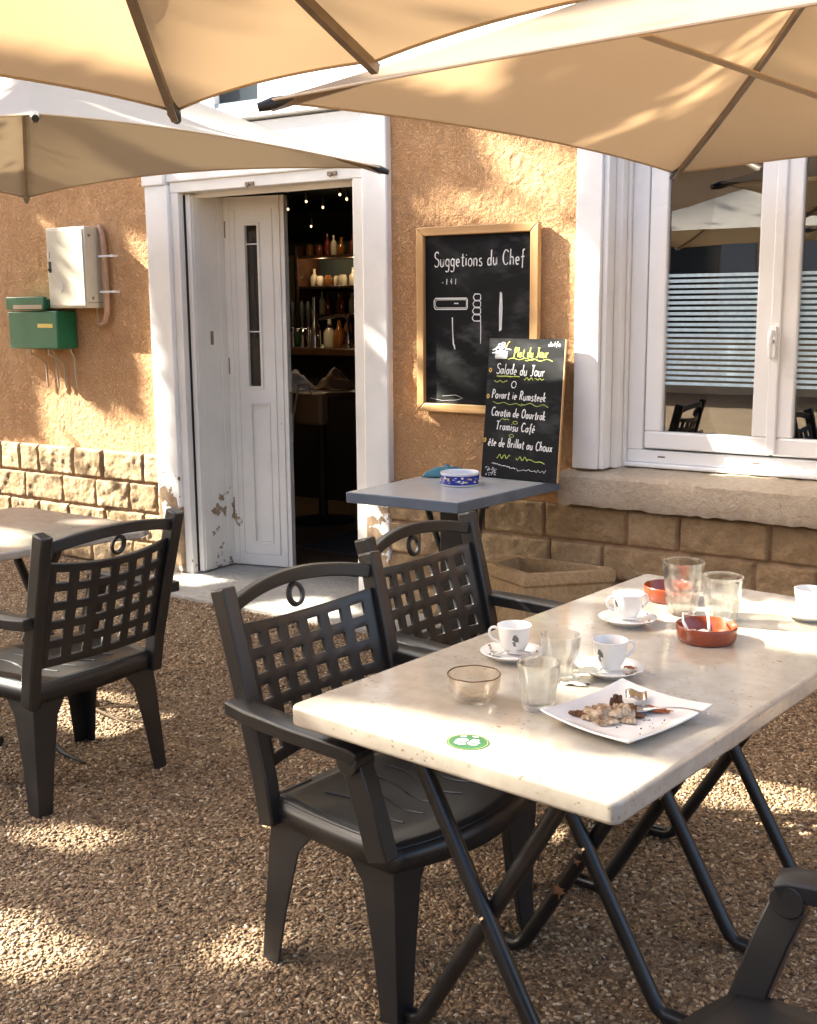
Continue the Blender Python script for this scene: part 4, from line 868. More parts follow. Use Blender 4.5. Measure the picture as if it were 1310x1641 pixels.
tumbler((-1.121, -2.642), "fluted tumbler behind the front one, beside the left handled cup", .0475, .034, .106)
tumbler((-1.085, -1.952), "tallest tumbler, at the back beside the terracotta dish", .058, .040, .150)
tumbler((-.966, -1.976), "squat tumbler right of the tallest one at the back", .0555, .041, .128)
t = thing("glass_bowl", "shallow smoked glass bowl left of the front tumbler", "bowl", (-1.213, -2.878, TZ))
q = MB(); q.lathe([(0, 0), (.03, 0), (.034, .003), (.047, .012), (.056, .03), (.058, .05), (.0585, .0605), (.0565, .061), (.055, .05), (.053, .032), (.044, .016), (.03, .008), (0, .007)], 64); q.build("bowl_body", MT['smoke'], t, smooth=60)
q = MB(); pts = [(.0575 * math.cos(a), .0575 * math.sin(a), .0618 + .0006 * math.sin(7 * a)) for a in [2 * PI * k / 40 for k in range(41)]]; q.tube(pts, .0014, 6); q.build("amber_rim", MT['crust'], t)
# terracotta dishes
def dish(xy, label, r_=.075, rz=0):
    t = thing("terracotta_dish", label, "dish", (xy[0], xy[1], TZ), rz, "round terracotta ashtray dishes")
    q = MB(); q.lathe([(0, 0), (r_ * .86, 0), (r_ * .92, .003), (r_ * .97, .016), (r_, .036), (r_ * .998, .042), (r_ * .97, .0438), (r_ * .94, .041), (r_ * .91, .018), (r_ * .84, .008), (0, .007)], 64); q.build("dish_body", MT['terra'], t, smooth=60); return t
dish((-.942, -2.163), "terracotta dish with white paper scraps, in front of the tumblers", .078)
dish((-1.175, -1.818), "terracotta dish at the far end, partly behind the tallest tumbler", .072)
def scrap(loc, lab, m='paper', s=.02, seed=1, name="paper_scrap", cat="paper", rz=0, h=.6, sy=.7):
    v = VN(seed); q = MB(); P = []
    for i in range(13):
        r = []
        for j in range(13):
            a, b = i / 6 - 1, j / 6 - 1; f = .65 + .7 * float(v(np.array(i * .5), np.array(j * .5 + 9))); r.append((a * s * f, b * s * sy * (1.6 - f * .7), max(.0006, s * h * (float(v.fbm(np.array(i * .37), np.array(j * .37), 3)) - .12) * max(0, 1.15 - a * a * .5 - b * b * .5))))
        P.append(r)
    q.grid(P); o = q.build(name, MT[m], solid=.0012, smooth=60); o.location = loc; o.rotation_euler = (0, 0, rz); return tag(o, lab, cat)
scrap((-.962, -2.165, TZ + .0078), "crumpled white paper scrap inside the front terracotta dish", 'paper', .034, 41, h=1.0)
q = MB(); spoon(q, .095, .006); o = q.build("spoon", MT['porcelain'], solid=.0016, smooth=180); o.location = (-.925, -2.185, TZ + .012); o.rotation_euler = (0, R(-32), R(115)); tag(o, "white stirrer sticking up out of the front terracotta dish", "stirrer")
q = MB(); q.tube([(0, 0, 0), (-.02, .012, .03), (-.024, .02, .05)], [.006, .0035, .0015], 8); o = q.build("twisted_paper", MT['porcelain']); o.location = (-.985, -2.175, TZ + .012); tag(o, "twisted white paper standing in the front terracotta dish", "paper")
scrap((-1.150, -1.835, TZ + .0078), "white paper scrap inside the far terracotta dish", 'paper', .024, 42)
scrap((-1.062, -2.612, TZ + .019), "torn tan sugar wrapper on the edge of the saucer behind the square plate", 'paper', .030, 43, rz=.6, name="sugar_wrapper", cat="wrapper", h=.5)
scrap((-1.075, -2.655, TZ), "torn tan wrapper lying on the marble beside that saucer", 'paper', .030, 47, rz=.2, name="sugar_wrapper", cat="wrapper", h=.6)
scrap((-.80, -1.755, TZ + .022), "small white sugar paper standing on the right-hand saucer", 'paper', .012, 44, h=1.6, name="sugar_wrapper", cat="wrapper")
scrap((-.995, -2.535, TZ + .018), "small amber wrapper on the saucer behind the plate", 'sauce', .012, 45, name="sugar_wrapper", cat="wrapper")
scrap((-1.125, -2.545, TZ), "brown crumb on the marble behind the second tumbler", 'crust', .011, 46, name="cake_crumb", cat="crumb")
q = MB(); q.tube([(0, 0, .004), (.022, .008, .004)], .0038, 8); o = q.build("cigarette_end", MT['rib']); o.location = (-1.118, -2.49, TZ); tag(o, "dark cigarette end lying on the marble behind the second tumbler", "cigarette end")
# square plate with cake remains
c0 = Vector((-.887, -2.814, 0)); pts0 = [Vector((-1.030, -2.920, 0)), Vector((-.809, -2.988, 0)), Vector((-.742, -2.704, 0)), Vector((-.968, -2.644, 0))]
plate = thing("square_plate", "square white plate with cake remains and a spoon, near the front corner", "plate", (c0.x, c0.y, TZ))
q = MB(); N_ = 24; P = []; Pb = []
for i in range(N_ + 1):
    r = []; rb = []
    for j in range(N_ + 1):
        a, b = i / N_ * 2 - 1, j / N_ * 2 - 1; u, v_ = (a + 1) / 2, (b + 1) / 2
        p = pts0[0] * (1 - u) * (1 - v_) + pts0[1] * u * (1 - v_) + pts0[2] * u * v_ + pts0[3] * (1 - u) * v_ - c0
        m_ = max(abs(a), abs(b)); rise = .0 if m_ < .62 else ((m_ - .62) / .38) ** 1.4; cor = abs(a * b) ** 2; z = .0045 + .0165 * rise + .009 * cor * rise - .0015 * max(0, .62 - m_)
        r.append((p.x, p.y, z))
    P.append(r)
q.grid(P); pe = q.build("plate_body", MT['porcelain'], plate, smooth=180); d = pe.modifiers.new("solid", 'SOLIDIFY'); d.thickness = .0042; d.offset = -1 if pe.data.polygons[0].normal.z > 0 else 1
d = pe.modifiers.new("bev", 'BEVEL'); d.width = .0015; d.segments = 2; d.angle_limit = R(50)
q = MB(); q.loft([[tuple((v - c0) * f + Vector((0, 0, z))) for v in pts0] for f, z in ((.56, 0), (.6, .0035))]); q.build("plate_foot", MT['porcelain'], plate, bevel=.002)
PZ = TZ + .0045
def chunk(loc, lab, m, s, seed, stretch=(1, 1, .7), name="cake_piece", cat="cake", rz=0):
    bm = bmesh.new(); bmesh.ops.create_icosphere(bm, subdivisions=5, radius=1); v = VN(seed)
    for w in bm.verts:
        n = w.co.normalized(); f = .40 + 1.15 * float(v.fbm(np.array((n.x + 2) * 3.4 + n.z), np.array((n.y + 2) * 3.4 - n.z * 1.9), 5)); w.co = Vector((n.x * stretch[0], n.y * stretch[1], max(-.25, n.z) * stretch[2])) * f * s
    me = bpy.data.meshes.new(name); bm.to_mesh(me); bm.free(); me.materials.append(MT[m]); me.shade_smooth(); o = bpy.data.objects.new(name, me); COL.objects.link(o); o.location = loc; o.rotation_euler = (0, 0, rz); return tag(o, lab, cat)
chunk((-.925, -2.835, PZ + .005), "largest broken cream coloured cake piece on the square plate", 'cake', .036, 61, (1.25, .9, .5), rz=.5)
chunk((-.897, -2.812, PZ + .006), "crusty cake piece leaning on the largest piece", 'cake', .026, 62, (1., 1, .75))
chunk((-.888, -2.795, PZ + .010), "brown crust on top of the cake remains", 'crust', .014, 63, (1, 1.2, .9))
chunk((-.925, -2.775, PZ + .006), "upright brown cake shard behind the cake pieces", 'crust', .018, 64, (.7, .9, 1.5))
chunk((-.955, -2.785, PZ + .003), "small brown cake shard left of the upright one", 'crust', .009, 65)
chunk((-.975, -2.855, PZ + .004), "flat brown crust fragment near the left corner of the plate", 'crust', .015, 66, (1.3, .7, .5), rz=.3)
chunk((-.872, -2.835, PZ + .003), "small cream cake crumb right of the largest piece", 'cake', .014, 67, (1.2, .9, .6))
chunk((-.905, -2.868, PZ + .003), "flat cream cake flake at the front of the plate", 'cake', .017, 68, (1.4, .8, .4), rz=.8)
chunk((-.948, -2.858, PZ + .003), "cream cake flake beside the flat crust fragment", 'cake', .015, 69, (1.1, 1, .5))
chunk((-.868, -2.80, PZ + .004), "golden cake flake below the spoon bowl", 'crust', .010, 70, (1.5, .8, .5))
q = MB()
for k in range(60):
    a = Vector((-.885 + random.uniform(-.07, .075), -2.83 + random.uniform(-.06, .06), PZ)); s = random.uniform(.0008, .0022); q.lathe([(0, 0), (s, 0), (s * .7, s), (0, s * 1.1)], 6, a)
o = q.build("cake_crumbs", MT['crust'], smooth=0); tag(o, "fine brown crumbs scattered on the square plate", "crumbs"); o['kind'] = 'stuff'
q = MB()
for k in range(7): pts = [(random.uniform(-.02, .02) + .008 * i - .02, random.uniform(-.012, .012), .002 + .004 * random.random()) for i in range(6)]; q.tube(pts, [.0015, .003, .0035, .003, .0025, .001], 7)
o = q.build("sauce_smear", MT['sauce'], smooth=60); o.location = (-.850, -2.745, PZ + .001); tag(o, "reddish caramel sauce smeared beside the spoon on the plate", "sauce")
small_spoon((-.895, -2.772, PZ + .012), R(9), "dessert spoon lying across the square plate", .165, .021, R(-2))
q = MB()
P = []
for i in range(9):
    P.append([((i / 8 - .5) * .045, (j / 8 - .5) * .034, .004 + .004 * math.sin(i * .8) + .004 * (j / 8) ** 2) for j in range(9)])
q.grid(P); o = q.build("foil_cup", MT['chrome'], solid=.001, smooth=180); o.location = (-.905, -2.715, PZ + .012); o.rotation_euler = (R(8), 0, R(25)); tag(o, "small bent silver foil at the far corner of the square plate", "foil")

# ------------------------------------------------------------------ cream table behind the left chair
lt = thing("cream_table", "cream topped round cornered table behind the left chair", "table", (0, 0, 0))
q = MB(); q.prism([(-3.36, -1.96), (-3.30, -1.86), (-3.34, -1.78), (-3.42, -1.74), (-4.15, -1.72), (-4.2, -1.76), (-4.3, -2.5), (-4.26, -2.56), (-3.55, -2.62), (-3.46, -2.58)][::-1], .712, .745); q.build("table_top", MT['marble'], lt, bevel=.008, seg=3, smooth=50)
for yy in (-2.42, -1.96):
    for s_ in (1, -1):
        q = MB(); q.tube([(-3.82 - s_ * .2, yy + .016 * s_, .71), (-3.82, yy + .016 * s_, .36), (-3.82 + s_ * .18, yy + .016 * s_, .05), (-3.82 + s_ * .21, yy + .016 * s_, .022), (-3.82 + s_ * .30, yy + .016 * s_, .02)], .0185, 12); q.build("leg", MT['steel'], lt)

# ------------------------------------------------------------------ umbrellas
def umbrella(label, corner, e1, e2, size, apex_h, m, pole_xy, pole_h, sag=.09, mids=None, zc=0., strap=None, droop=.0):
    """square canopy hung from a side pole; corner is the rim corner seen in the picture, e1/e2 its two edges"""
    root = thing("cantilever_umbrella", label, "umbrella", (pole_xy[0], pole_xy[1], 0), 0, "sand coloured terrace umbrellas")
    off = Vector((pole_xy[0], pole_xy[1], 0)); c = Vector(corner) - off; a, b = Vector(e1).normalized(), Vector(e2).normalized()
    size, size2 = size if isinstance(size, tuple) else (size, size); K = [c, c + a * size, c + a * size + b * size2, c + b * size2]; ctr = (K[0] + K[2]) / 2; ap = ctr + Vector((0, 0, apex_h))
    q = MB(); rim_pts = []
    for k in range(4):
        p0, p1 = K[k], K[(k + 1) % 4]; segs = [0., .5, 1.] if mids and k in mids else [0., 1.]; inn = (ctr - (p0 + p1) / 2); inn.z = 0; inn.normalize()
        for si in range(len(segs) - 1):
            s0, s1 = segs[si], segs[si + 1]; nn = 14; mid_in = .0
            def edge(t):
                f = s0 + (s1 - s0) * t; d = 4 * t * (1 - t) * sag * size * (s1 - s0); lift = apex_h * (d / (size / 2)) * .85
                return p0.lerp(p1, f) + inn * d + Vector((0, 0, lift))
            P = []
            for i in range(nn + 1):
                u = i / nn; row = []
                for j in range(nn + 1):
                    t = j / nn; p = ap.lerp(edge(t), u); p = p - Vector((0, 0, .10 * apex_h * math.sin(PI * u) * (4 * t * (1 - t)) + .055 * apex_h * math.sin(PI * u))); row.append(p)
                P.append(row)
            q.grid(P)
    bm_ = q.build("canopy", m, root, smooth=0)
    b_ = bmesh.new(); b_.from_mesh(bm_.data); bmesh.ops.remove_doubles(b_, verts=b_.verts, dist=1e-4); bmesh.ops.recalc_face_normals(b_, faces=b_.faces); b_.to_mesh(bm_.data); b_.free(); bm_.data.shade_smooth(); bm_.data.set_sharp_from_angle(angle=R(12))
    # hem
    q = MB()
    for k in range(4):
        p0, p1 = K[k], K[(k + 1) % 4]; inn = (ctr - (p0 + p1) / 2); inn.z = 0; inn.normalize(); segs = [0., .5, 1.] if mids and k in mids else [0., 1.]
        for si in range(len(segs) - 1):
            s0, s1 = segs[si], segs[si + 1]; pts = []
            for j in range(15):
                t = j / 14; f = s0 + (s1 - s0) * t; d = 4 * t * (1 - t) * sag * size * (s1 - s0); pts.append(p0.lerp(p1, f) + inn * d + Vector((0, 0, apex_h * (d / (size / 2)) * .85)))
            q.tube(pts, .004, 6)
    q.build("hem", MT['ribtan'], bm_)
    ends = [(p, 1) for p in K] + [((K[k] + K[(k + 1) % 4]) / 2, 0) for k in (mids or [])]
    for p, isc in ends:
        q = MB(); dirv = (p - ap); pts = []
        for i in range(9):
            u = i / 8 * 1.0; pts.append(ap.lerp(p, .04 + .955 * u) - Vector((0, 0, .055 * apex_h * math.sin(PI * (.04 + .955 * u)) + .020)))
        q.tube(pts, 1, sect=[(-.0085, -.010), (.0085, -.010), (.0085, .010), (-.0085, .010)], upv=(0, 0, 1)); rb = q.build("rib", MT['rib'], root, smooth=30)
        if isc:
            h = dirv.copy(); h.normalize(); tip = p + h * .012; q = MB(); q.tube([tip - h * .085 - Vector((0, 0, .016)), tip - h * .03 - Vector((0, 0, .012)), tip + h * .016 - Vector((0, 0, .008))], [.010, .018, .012], 10); q.build("corner_pocket", MT['steel'], root, smooth=60)
    if strap:
        q = MB(); q.tube([Vector(p) - off for p in strap], 1, sect=[(-.016, -.002), (.016, -.002), (.016, .002), (-.016, .002)], upv=(0, 0, 1)); q.build("cross_strap", MT['ribtan'], root)
    q = MB(); q.lathe([(0, -.08), (.05, -.08), (.06, -.04), (.04, .05), (.02, .10), (0, .10)], 16, ap); q.build("hub", MT['rib'], root)
    top = Vector((0, 0, pole_h)); q = MB(); q.tube([(0, 0, 0), (0, 0, pole_h + .08)], .04, 16); q.box((-.4, -.4, 0), (.4, .4, .06)); q.build("pole", MT['rib'], root)
    q = MB(); q.tube([top, top.lerp(ap, .5) + Vector((0, 0, .28)), ap + Vector((0, 0, .12)), ap + Vector((0, 0, .08))], .03, 12); q.build("arm", MT['rib'], root)
    return K, ap
UMB = []; STRAP0, STRAP1 = (-1.058, -2.388, 2.19), (-.867, -.70, 2.19)
UMB.append(umbrella("sand umbrella at the top left, glowing orange with sun through its cloth", (-2.134, -2.775, 2.08), (.966, -.259, 0), (-.06, -.998, 0), 1.56, .40, MT['canvas'], (-1.3, -5.9), 2.9, sag=.03, mids=[0, 3], droop=1))
UMB.append(umbrella("sand umbrella at the top right with tree shadows on its cloth", (-2.095, -2.465, 2.142), (.106, .9944, 0), (.9944, -.106, 0), 2.36, .58, MT['canvas'], (1.3, -.9), 3.2, sag=.022, strap=[STRAP0, STRAP1]))
UMB.append(umbrella("pale weathered umbrella at the left, seen from its outer side", (-3.075, -.50, 2.212), (-.9998, -.02, 0), (-.02, -.9998, 0), (2.40, 1.9), .60, MT['canvasgrey'], (-6.3, -2.6), 3.2, sag=.045))

MIR = umbrella("pale umbrella standing behind the photographer, mirrored in the window panes", (-2.1, -4.6, 2.2), (-1, 0, 0), (0, -1, 0), 2.6, .5, MT['canvasgrey'], (-5.2, -8.2), 3.2, sag=.03)
# ------------------------------------------------------------------ plane tree up-sun of the terrace: unseen, leaf gaps arranged to set the sun patches
LIT_G = [[(-1.5, -1.14), (-1.2, -1.1), (-.9, -1.3), (-.75, -1.55), (-1.0, -1.62), (-1.35, -1.55)], [(-2.64, -2.36), (-2.59, -2.22), (-2.45, -2.14), (-2.2, -2.22), (-2.25, -2.48), (-2.45, -2.48)], [(-2.86, -2.83), (-2.76, -2.72), (-2.58, -2.68), (-2.63, -2.83), (-2.7, -2.92)], [(-2.5, -3.16), (-2.28, -3.16), (-2.15, -3.17), (-2.19, -3.33), (-2.5, -3.4)], [(-1.94, -3.01), (-1.9, -2.94), (-1.86, -2.82), (-1.76, -2.98), (-1.85, -3.06)], [(-3.88, -1.91), (-3.74, -1.73), (-3.32, -1.86), (-3.01, -1.83), (-3.01, -2.06), (-3.4, -2.11), (-3.63, -2.12)], [(-1.26, -1.02), (-1.13, -1.0), (-.97, -1.2), (-.82, -1.38), (-1.04, -1.44), (-1.18, -1.47)], [(-1.25, -.6), (-1.12, -.2), (-1.0, -.56), (-1.14, -.7)], [(-1.53, -1.94), (-1.41, -1.89), (-1.37, -1.96), (-1.48, -2.01)], [(-4.83, -.08), (-4.55, .34), (-4.39, .25), (-4.58, -.2)], [(-3.96, -.40), (-3.8, -.1), (-3.5, -.2), (-3.55, -.45)]]
LIT_T = [[(-1.58, -3.06), (-1.38, -3.01), (-1.16, -3.0), (-1.01, -3.0), (-.84, -3.03), (-.77, -2.96), (-.71, -3.0), (-.71, -3.28), (-1.5, -3.18)], [(-1.18, -2.46), (-1.13, -2.39), (-1.02, -2.55), (-.99, -2.69), (-1.03, -2.76), (-1.12, -2.71)], [(-1.12, -2.14), (-.60, -2.14), (-.7, -1.66), (-1.02, -1.65), (-1.25, -1.76), (-1.20, -1.95)], [(-.75, -2.82), (-.71, -2.70), (-.65, -2.74), (-.67, -2.85)], [(-1.38, -1.94), (-1.36, -1.70), (-1.27, -1.74), (-1.31, -2.02)]]
LIT_W = [[(-6.9, .73), (-5.06, .74), (-5.06, 0), (-6.9, 0)], [(-6.17, 1.08), (-5.86, 1.19), (-5.59, .97), (-5.24, .96), (-5.28, 2.02), (-5.05, 2.05), (-5.05, .83), (-5.05, .74), (-6.2, .72)], [(-6.10, 2.22), (-5.92, 2.15), (-5.78, 2.09), (-6.03, 2.03)], [(-5.1, 1.88), (-4.9, 1.40), (-4.86, 1.07), (-4.86, .03), (-5.08, .02)], [(-2.90, 2.45), (-2.66, 2.38), (-2.33, 2.30), (-2.33, 1.72), (-2.47, 1.84), (-2.53, 2.00), (-2.89, 2.0), (-3.19, 2.01), (-3.2, 2.1), (-3.03, 2.18), (-2.86, 2.12), (-2.74, 2.17), (-2.86, 2.32)], [(-2.42, 1.78), (-2.33, 1.75), (-2.33, 1.49), (-2.41, 1.63)], [(-2.34, 1.75), (-2.21, 2.0), (-2.20, 1.38), (-2.31, 1.27)], [(-3.54, .55), (-3.34, .62), (-3.36, .04), (-3.55, .03)], [(-6.05, 1.58), (-5.72, 1.78), (-5.50, 1.50), (-5.80, 1.34)], [(-9, 2.57), (4, 2.57), (4, 6.5), (-9, 6.5)], [(-4.9, 2.30), (-3.36, 2.36), (-3.36, 2.58), (-4.9, 2.58)]]
LIT_G = [[(sum(p[0] for p in q_) / len(q_) * -.35 + 1.35 * x, sum(p[1] for p in q_) / len(q_) * -.35 + 1.35 * y) for x, y in q_] for q_ in LIT_G]
def inpoly(px, py, poly):
    c = np.zeros(px.shape, bool); n = len(poly)
    for i in range(n):
        (x0, y0), (x1, y1) = poly[i], poly[(i + 1) % n]
        if y0 == y1: continue
        k = ((y0 > py) != (y1 > py)) & (px < (x1 - x0) * (py - y0) / (y1 - y0) + x0); c ^= k
    return c
def any_in(px, py, polys):
    r = np.zeros(px.shape, bool)
    for p in polys: r |= inpoly(px, py, p)
    return r
d_ = np.array(SUN)
def wants_sun(P):
    """True where the sun ray through P ends on a spot that is lit in the scene"""
    def at(z): t = (z - P[:, 2]) / d_[2]; return P + t[:, None] * d_
    res = np.zeros(len(P), bool); done = np.zeros(len(P), bool)
    for k, (K, z) in enumerate(((UMB[0], 2.2), (UMB[1], 2.35), (UMB[2], 2.45), (MIR, 2.4))):
        h = at(z); off = (( -1.3, -5.9), (1.3, -.9), (-6.3, -2.6), (-5.2, -8.2))[k]; poly = [(p.x + off[0], p.y + off[1]) for p in K[0]]; hit = inpoly(h[:, 0], h[:, 1], poly) & ~done
        if k in (0, 3): lit = np.ones(len(P), bool)
        elif k == 1: lit = (h[:, 1] < -1.75 - .25 * np.sin(h[:, 0] * 3)) | (vn.fbm(h[:, 0] * 3.5 + 3, h[:, 1] * 3.5, 3) > .70)
        else: lit = vn2.fbm(h[:, 0] * 2 + 3, h[:, 1] * 2, 3) > .40
        res |= hit & lit; done |= hit
    h = at(.75); lx = (h[:, 0] - TO.x) * E1.x + (h[:, 1] - TO.y) * E1.y; ly = (h[:, 0] - TO.x) * E2.x + (h[:, 1] - TO.y) * E2.y
    hit = (lx > -.02) & (lx < .83) & (ly > -.02) & (ly < 1.61) & ~done; res |= hit & any_in(h[:, 0], h[:, 1], LIT_T); done |= hit
    h = at(.745); hit = (h[:, 0] > -4.3) & (h[:, 0] < -3.36) & (h[:, 1] > -2.6) & (h[:, 1] < -1.74) & ~done; res |= hit & (vn2.fbm(h[:, 0] * 3 + 3, h[:, 1] * 3, 3) > .36); done |= hit
    h = at(.001); hit = (h[:, 1] < 0) & ~done; res |= hit & any_in(h[:, 0], h[:, 1], LIT_G); done |= hit
    t = (-.01 - P[:, 1]) / d_[1]; h = P + t[:, None] * d_; hit = ~done & (h[:, 2] > 0); res |= hit & any_in(h[:, 0], h[:, 2], LIT_W)
    return res
tree = thing("plane_tree", "unseen broad plane tree beyond the left end of the terrace, crown shaped to dapple the light", "tree", (-13.2, -5.6, 0))
off = Vector((-13.2, -5.6, 0)); q = MB()
q.tube([(0, 0, 0), (.05, .02, 1.2), (-.03, .05, 2.6), (.05, 0, 3.6)], [.34, .24, .2, .17], 14)
limbs = []
for k in range(11):
    a = k * 2.4; l = random.uniform(2.0, 3.4); z = random.uniform(2.6, 3.6); end = Vector((l * math.cos(a), l * math.sin(a), z + random.uniform(1.2, 3.6))); m_ = Vector((0, 0, z)).lerp(end, .5) + Vector((random.uniform(-.3, .3), random.uniform(-.3, .3), .25)); q.tube([(0, 0, z - .3), m_, end], [.11, .06, .02], 8); limbs.append(end)
q.build("trunk", MT['bark'], tree, smooth=60)
C = np.array((-12.6, -5.2, 6.2)); rad = np.array((2.8, 4.8, 4.6))
def crown_points(n, shape=2.4):
    U = RNG.normal(size=(n, 3)); U /= np.linalg.norm(U, axis=1)[:, None]; P = C + U * (RNG.random(n) ** (1 / shape))[:, None] * rad
    return P[P[:, 2] > 1.7]
def lands_near(P):
    """does the sun ray through P come down on the terrace or its front wall?"""
    t = (0 - P[:, 2]) / d_[2]; G_ = P + t[:, None] * d_; tw = (0 - P[:, 1]) / d_[1]; Wl = P + tw[:, None] * d_
    g = (G_[:, 1] < 0) & (G_[:, 1] > -4.6) & (G_[:, 0] > -6.5) & (G_[:, 0] < 2.6)
    return g | ((G_[:, 1] >= 0) & (Wl[:, 0] > -8.2) & (Wl[:, 0] < 1) & (Wl[:, 2] < 2.7))
P = crown_points(560000); P = P[lands_near(P)]
keep = ~wants_sun(P)
# leaf edges may not reach into a gap either: test rim points
for s_ in (-1, 1):
    for ax in (np.array((.3, -.95, 0)), np.array((.5, .16, .85))): keep &= ~(wants_sun(P + s_ * .012 * ax))
keep |= RNG.random(len(P)) < .006
P = P[keep]; P = P[RNG.permutation(len(P))[:95000]]
P2 = crown_points(40000); P2 = P2[~lands_near(P2)]; P2 = P2[~wants_sun(P2)][:12000]
P = np.concatenate([P, P2]); n = len(P)
s = RNG.uniform(.040, .068, n); A = RNG.normal(size=(n, 3)); A /= np.linalg.norm(A, axis=1)[:, None]; B = np.cross(A, RNG.normal(size=(n, 3))); B /= np.linalg.norm(B, axis=1)[:, None]; Cn = np.cross(A, B)
o3 = np.array(off)
V = np.stack([P - A * s[:, None], P + B * s[:, None] * .75 + Cn * s[:, None] * .2, P + A * s[:, None], P - B * s[:, None] * .75 + Cn * s[:, None] * .2], 1).reshape(-1, 3) - o3
me = bpy.data.meshes.new("crown"); me.from_pydata(V.tolist(), [], (np.arange(n * 4).reshape(-1, 4)).tolist()); me.materials.append(MT['leaf']); o = bpy.data.objects.new("crown", me); COL.objects.link(o); o.parent = tree

# ------------------------------------------------------------------ what the window mirrors: the house across the terrace
fc = thing("opposite_house", "ochre house across the terrace with dark windows, mirrored in the panes", "building", (-9, -15, 0))
q = MB(); q.box((-16, -3, 0), (13, 0, 4.3)); q.build("wall", MT['facade'], fc)
for x in range(-14, 12, 3):
    for z in (1.0,):
        q = MB(); q.box((x, .005, z), (x + 1.2, .05, z + 1.9)); w_ = q.build("window", MT['dkpane'], fc); q = MB(); q.box((x - .62, .006, z), (x - .03, .07, z + 1.9)); q.box((x + 1.23, .006, z), (x + 1.82, .07, z + 1.9)); q.build("shutter", MT['shutter'], w_)
q = MB(); q.box((-16.4, -3.2, 4.3), (13.4, .5, 4.5)); q.build("roof", MT['terra'], fc)

# ------------------------------------------------------------------ litter on the ground
q = MB(); q.tube([(-3.75, -1.95, .008), (-3.5, -1.97, .02), (-3.36, -1.99, .012), (-3.2, -1.94, .006)], [.003, .006, .006, .003], 6); q.tube([(-3.5, -1.97, .02), (-3.42, -1.88, .02)], .003, 5); q.tube([(-3.36, -1.99, .012), (-3.24, -2.03, .015)], .003, 5)
tag(q.build("twig", MT['twig']), "bare twig on the sunlit gravel under the left chair", "twig")
q = MB(); q.tube([(0, 0, .28), (.03, -.01, .15), (.09, 0, .05), (.18, .02, .012), (.3, .05, .008)], [.012, .012, .012, .01, .004], 8)
o = q.build("bent_strip", MT['steel']); o.location = (-3.42, -2.3, 0); o.rotation_euler = (0, 0, R(-20)); tag(o, "bent black strip hanging under the left chair", "strip")
v = VN(77)
for i, (lc, s, lab) in enumerate((((-1.098, -2.68, .25), .02, "dry brown leaf caught on the crossed table leg"), ((-1.055, -2.68, .335), .011, "scrap of dry leaf higher up the same table leg"))):
    q = MB(); pts = []
    for a in range(22):
        an = 2 * PI * a / 22; rr__ = s * (1.0 if a % 4 == 0 else .45 if a % 2 == 0 else .62) * random.uniform(.8, 1.2); pts.append((rr__ * math.cos(an), rr__ * math.sin(an) * .8, .5 * rr__ * math.cos(2 * an) + random.uniform(-.1, .1) * s))
    q.add([(0, 0, 0)] + pts, [(0, 1 + a, 1 + (a + 1) % 22) for a in range(22)]); q.tube([(0, 0, 0), (s * .8, -s * .7, -s * .4)], .0012, 5)
    o = q.build("dry_leaf", MT['leafdry'], solid=.001, smooth=180); o.location = lc; o.rotation_euler = (.5, .6, i * .8); tag(o, lab, "leaf")

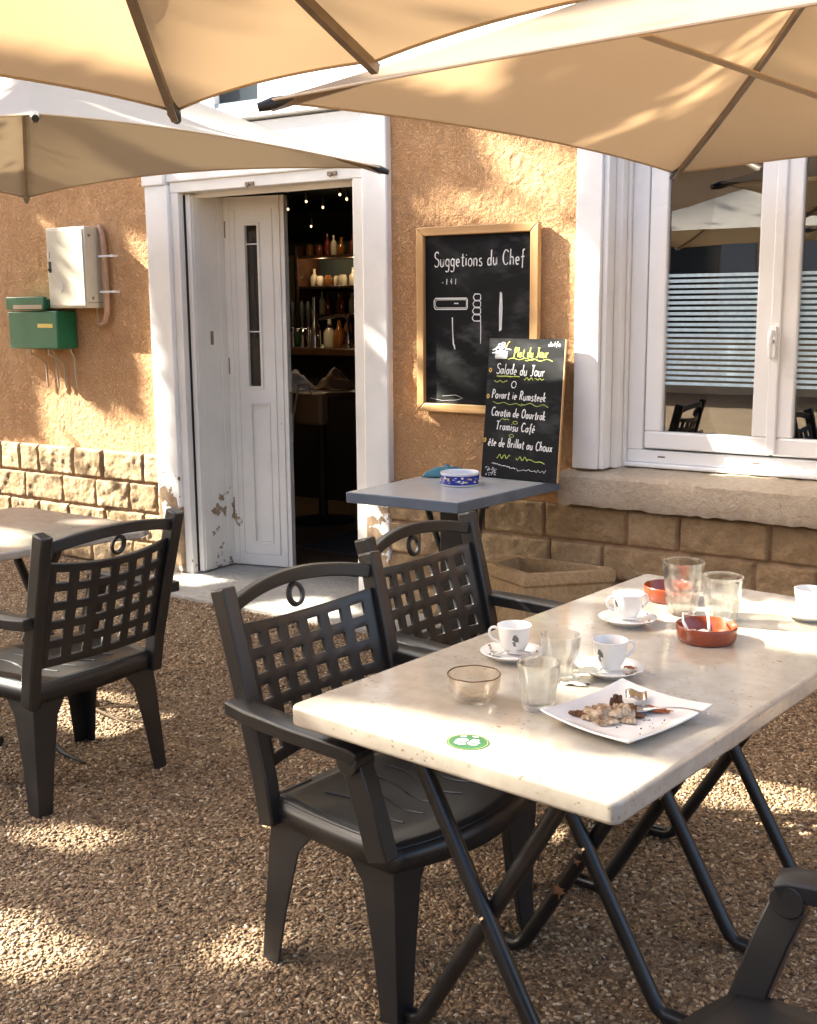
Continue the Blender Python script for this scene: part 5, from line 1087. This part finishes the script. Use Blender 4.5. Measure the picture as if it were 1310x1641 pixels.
# ------------------------------------------------------------------ loose chips of the gravel (nobody could count them)
def gravel_chips():
    hid = []
    for k in range(4):
        bm = bmesh.new(); bmesh.ops.create_icosphere(bm, subdivisions=1, radius=1); rg = random.Random(k)
        for w in bm.verts: w.co = Vector((w.co.x * 1.55, w.co.y * .72, w.co.z * .5)) * rg.uniform(.75, 1.25) + Vector((0, .25 * w.co.x * w.co.x * rg.uniform(-1, 1), 0))
        me = bpy.data.meshes.new("chip"); bm.to_mesh(me); bm.free(); me.materials.append(MT['chips']); me.shade_smooth(); hid.append(me)
    g = MB()
    g.add([(-7, -.05, .001), (-7, -4.3, .001), (.6, -4.3, .001), (.6, -.05, .001)], [(0, 1, 2, 3)])
    # the strip under the slab stays free of chips
    o = g.build("gravel", MT['chips'], smooth=0); o['kind'] = 'stuff'; o['label'] = "loose brown gravel chips covering the terrace"; o['category'] = "gravel"
    ng = bpy.data.node_groups.new("gravel scatter", 'GeometryNodeTree'); ng.interface.new_socket("Geometry", in_out='INPUT', socket_type='NodeSocketGeometry'); ng.interface.new_socket("Geometry", in_out='OUTPUT', socket_type='NodeSocketGeometry')
    N = ng.nodes; Lk = ng.links; gi = N.new('NodeGroupInput'); go = N.new('NodeGroupOutput')
    ds = N.new('GeometryNodeDistributePointsOnFaces'); ds.inputs['Density'].default_value = 7600.
    Lk.new(gi.outputs[0], ds.inputs['Mesh']); join = N.new('GeometryNodeJoinGeometry'); last = None
    rv = N.new('FunctionNodeRandomValue'); rv.data_type = 'FLOAT_VECTOR'; rv.inputs[0].default_value = (-.5, -.5, 0); rv.inputs[1].default_value = (.5, .5, 6.283)
    rs = N.new('FunctionNodeRandomValue'); rs.data_type = 'FLOAT'; rv.inputs['Seed'].default_value = 3; rs.inputs[2].default_value = .0022; rs.inputs[3].default_value = .0074
    iop = N.new('GeometryNodeInstanceOnPoints'); col = bpy.data.collections.new("chips")
    gg = N.new('GeometryNodeJoinGeometry')
    for me in hid:
        co = bpy.data.objects.new("chip", me); col.objects.link(co)
    ci = N.new('GeometryNodeCollectionInfo'); ci.inputs[0].default_value = col; ci.inputs['Separate Children'].default_value = True; ci.inputs['Reset Children'].default_value = True
    Lk.new(ds.outputs['Points'], iop.inputs['Points']); Lk.new(ci.outputs[0], iop.inputs['Instance']); iop.inputs['Pick Instance'].default_value = True
    Lk.new(rv.outputs[0], iop.inputs['Rotation']); Lk.new(rs.outputs[1], iop.inputs['Scale']); Lk.new(iop.outputs[0], go.inputs[0])
    md = o.modifiers.new("scatter", 'NODES'); md.node_group = ng
gravel_chips()
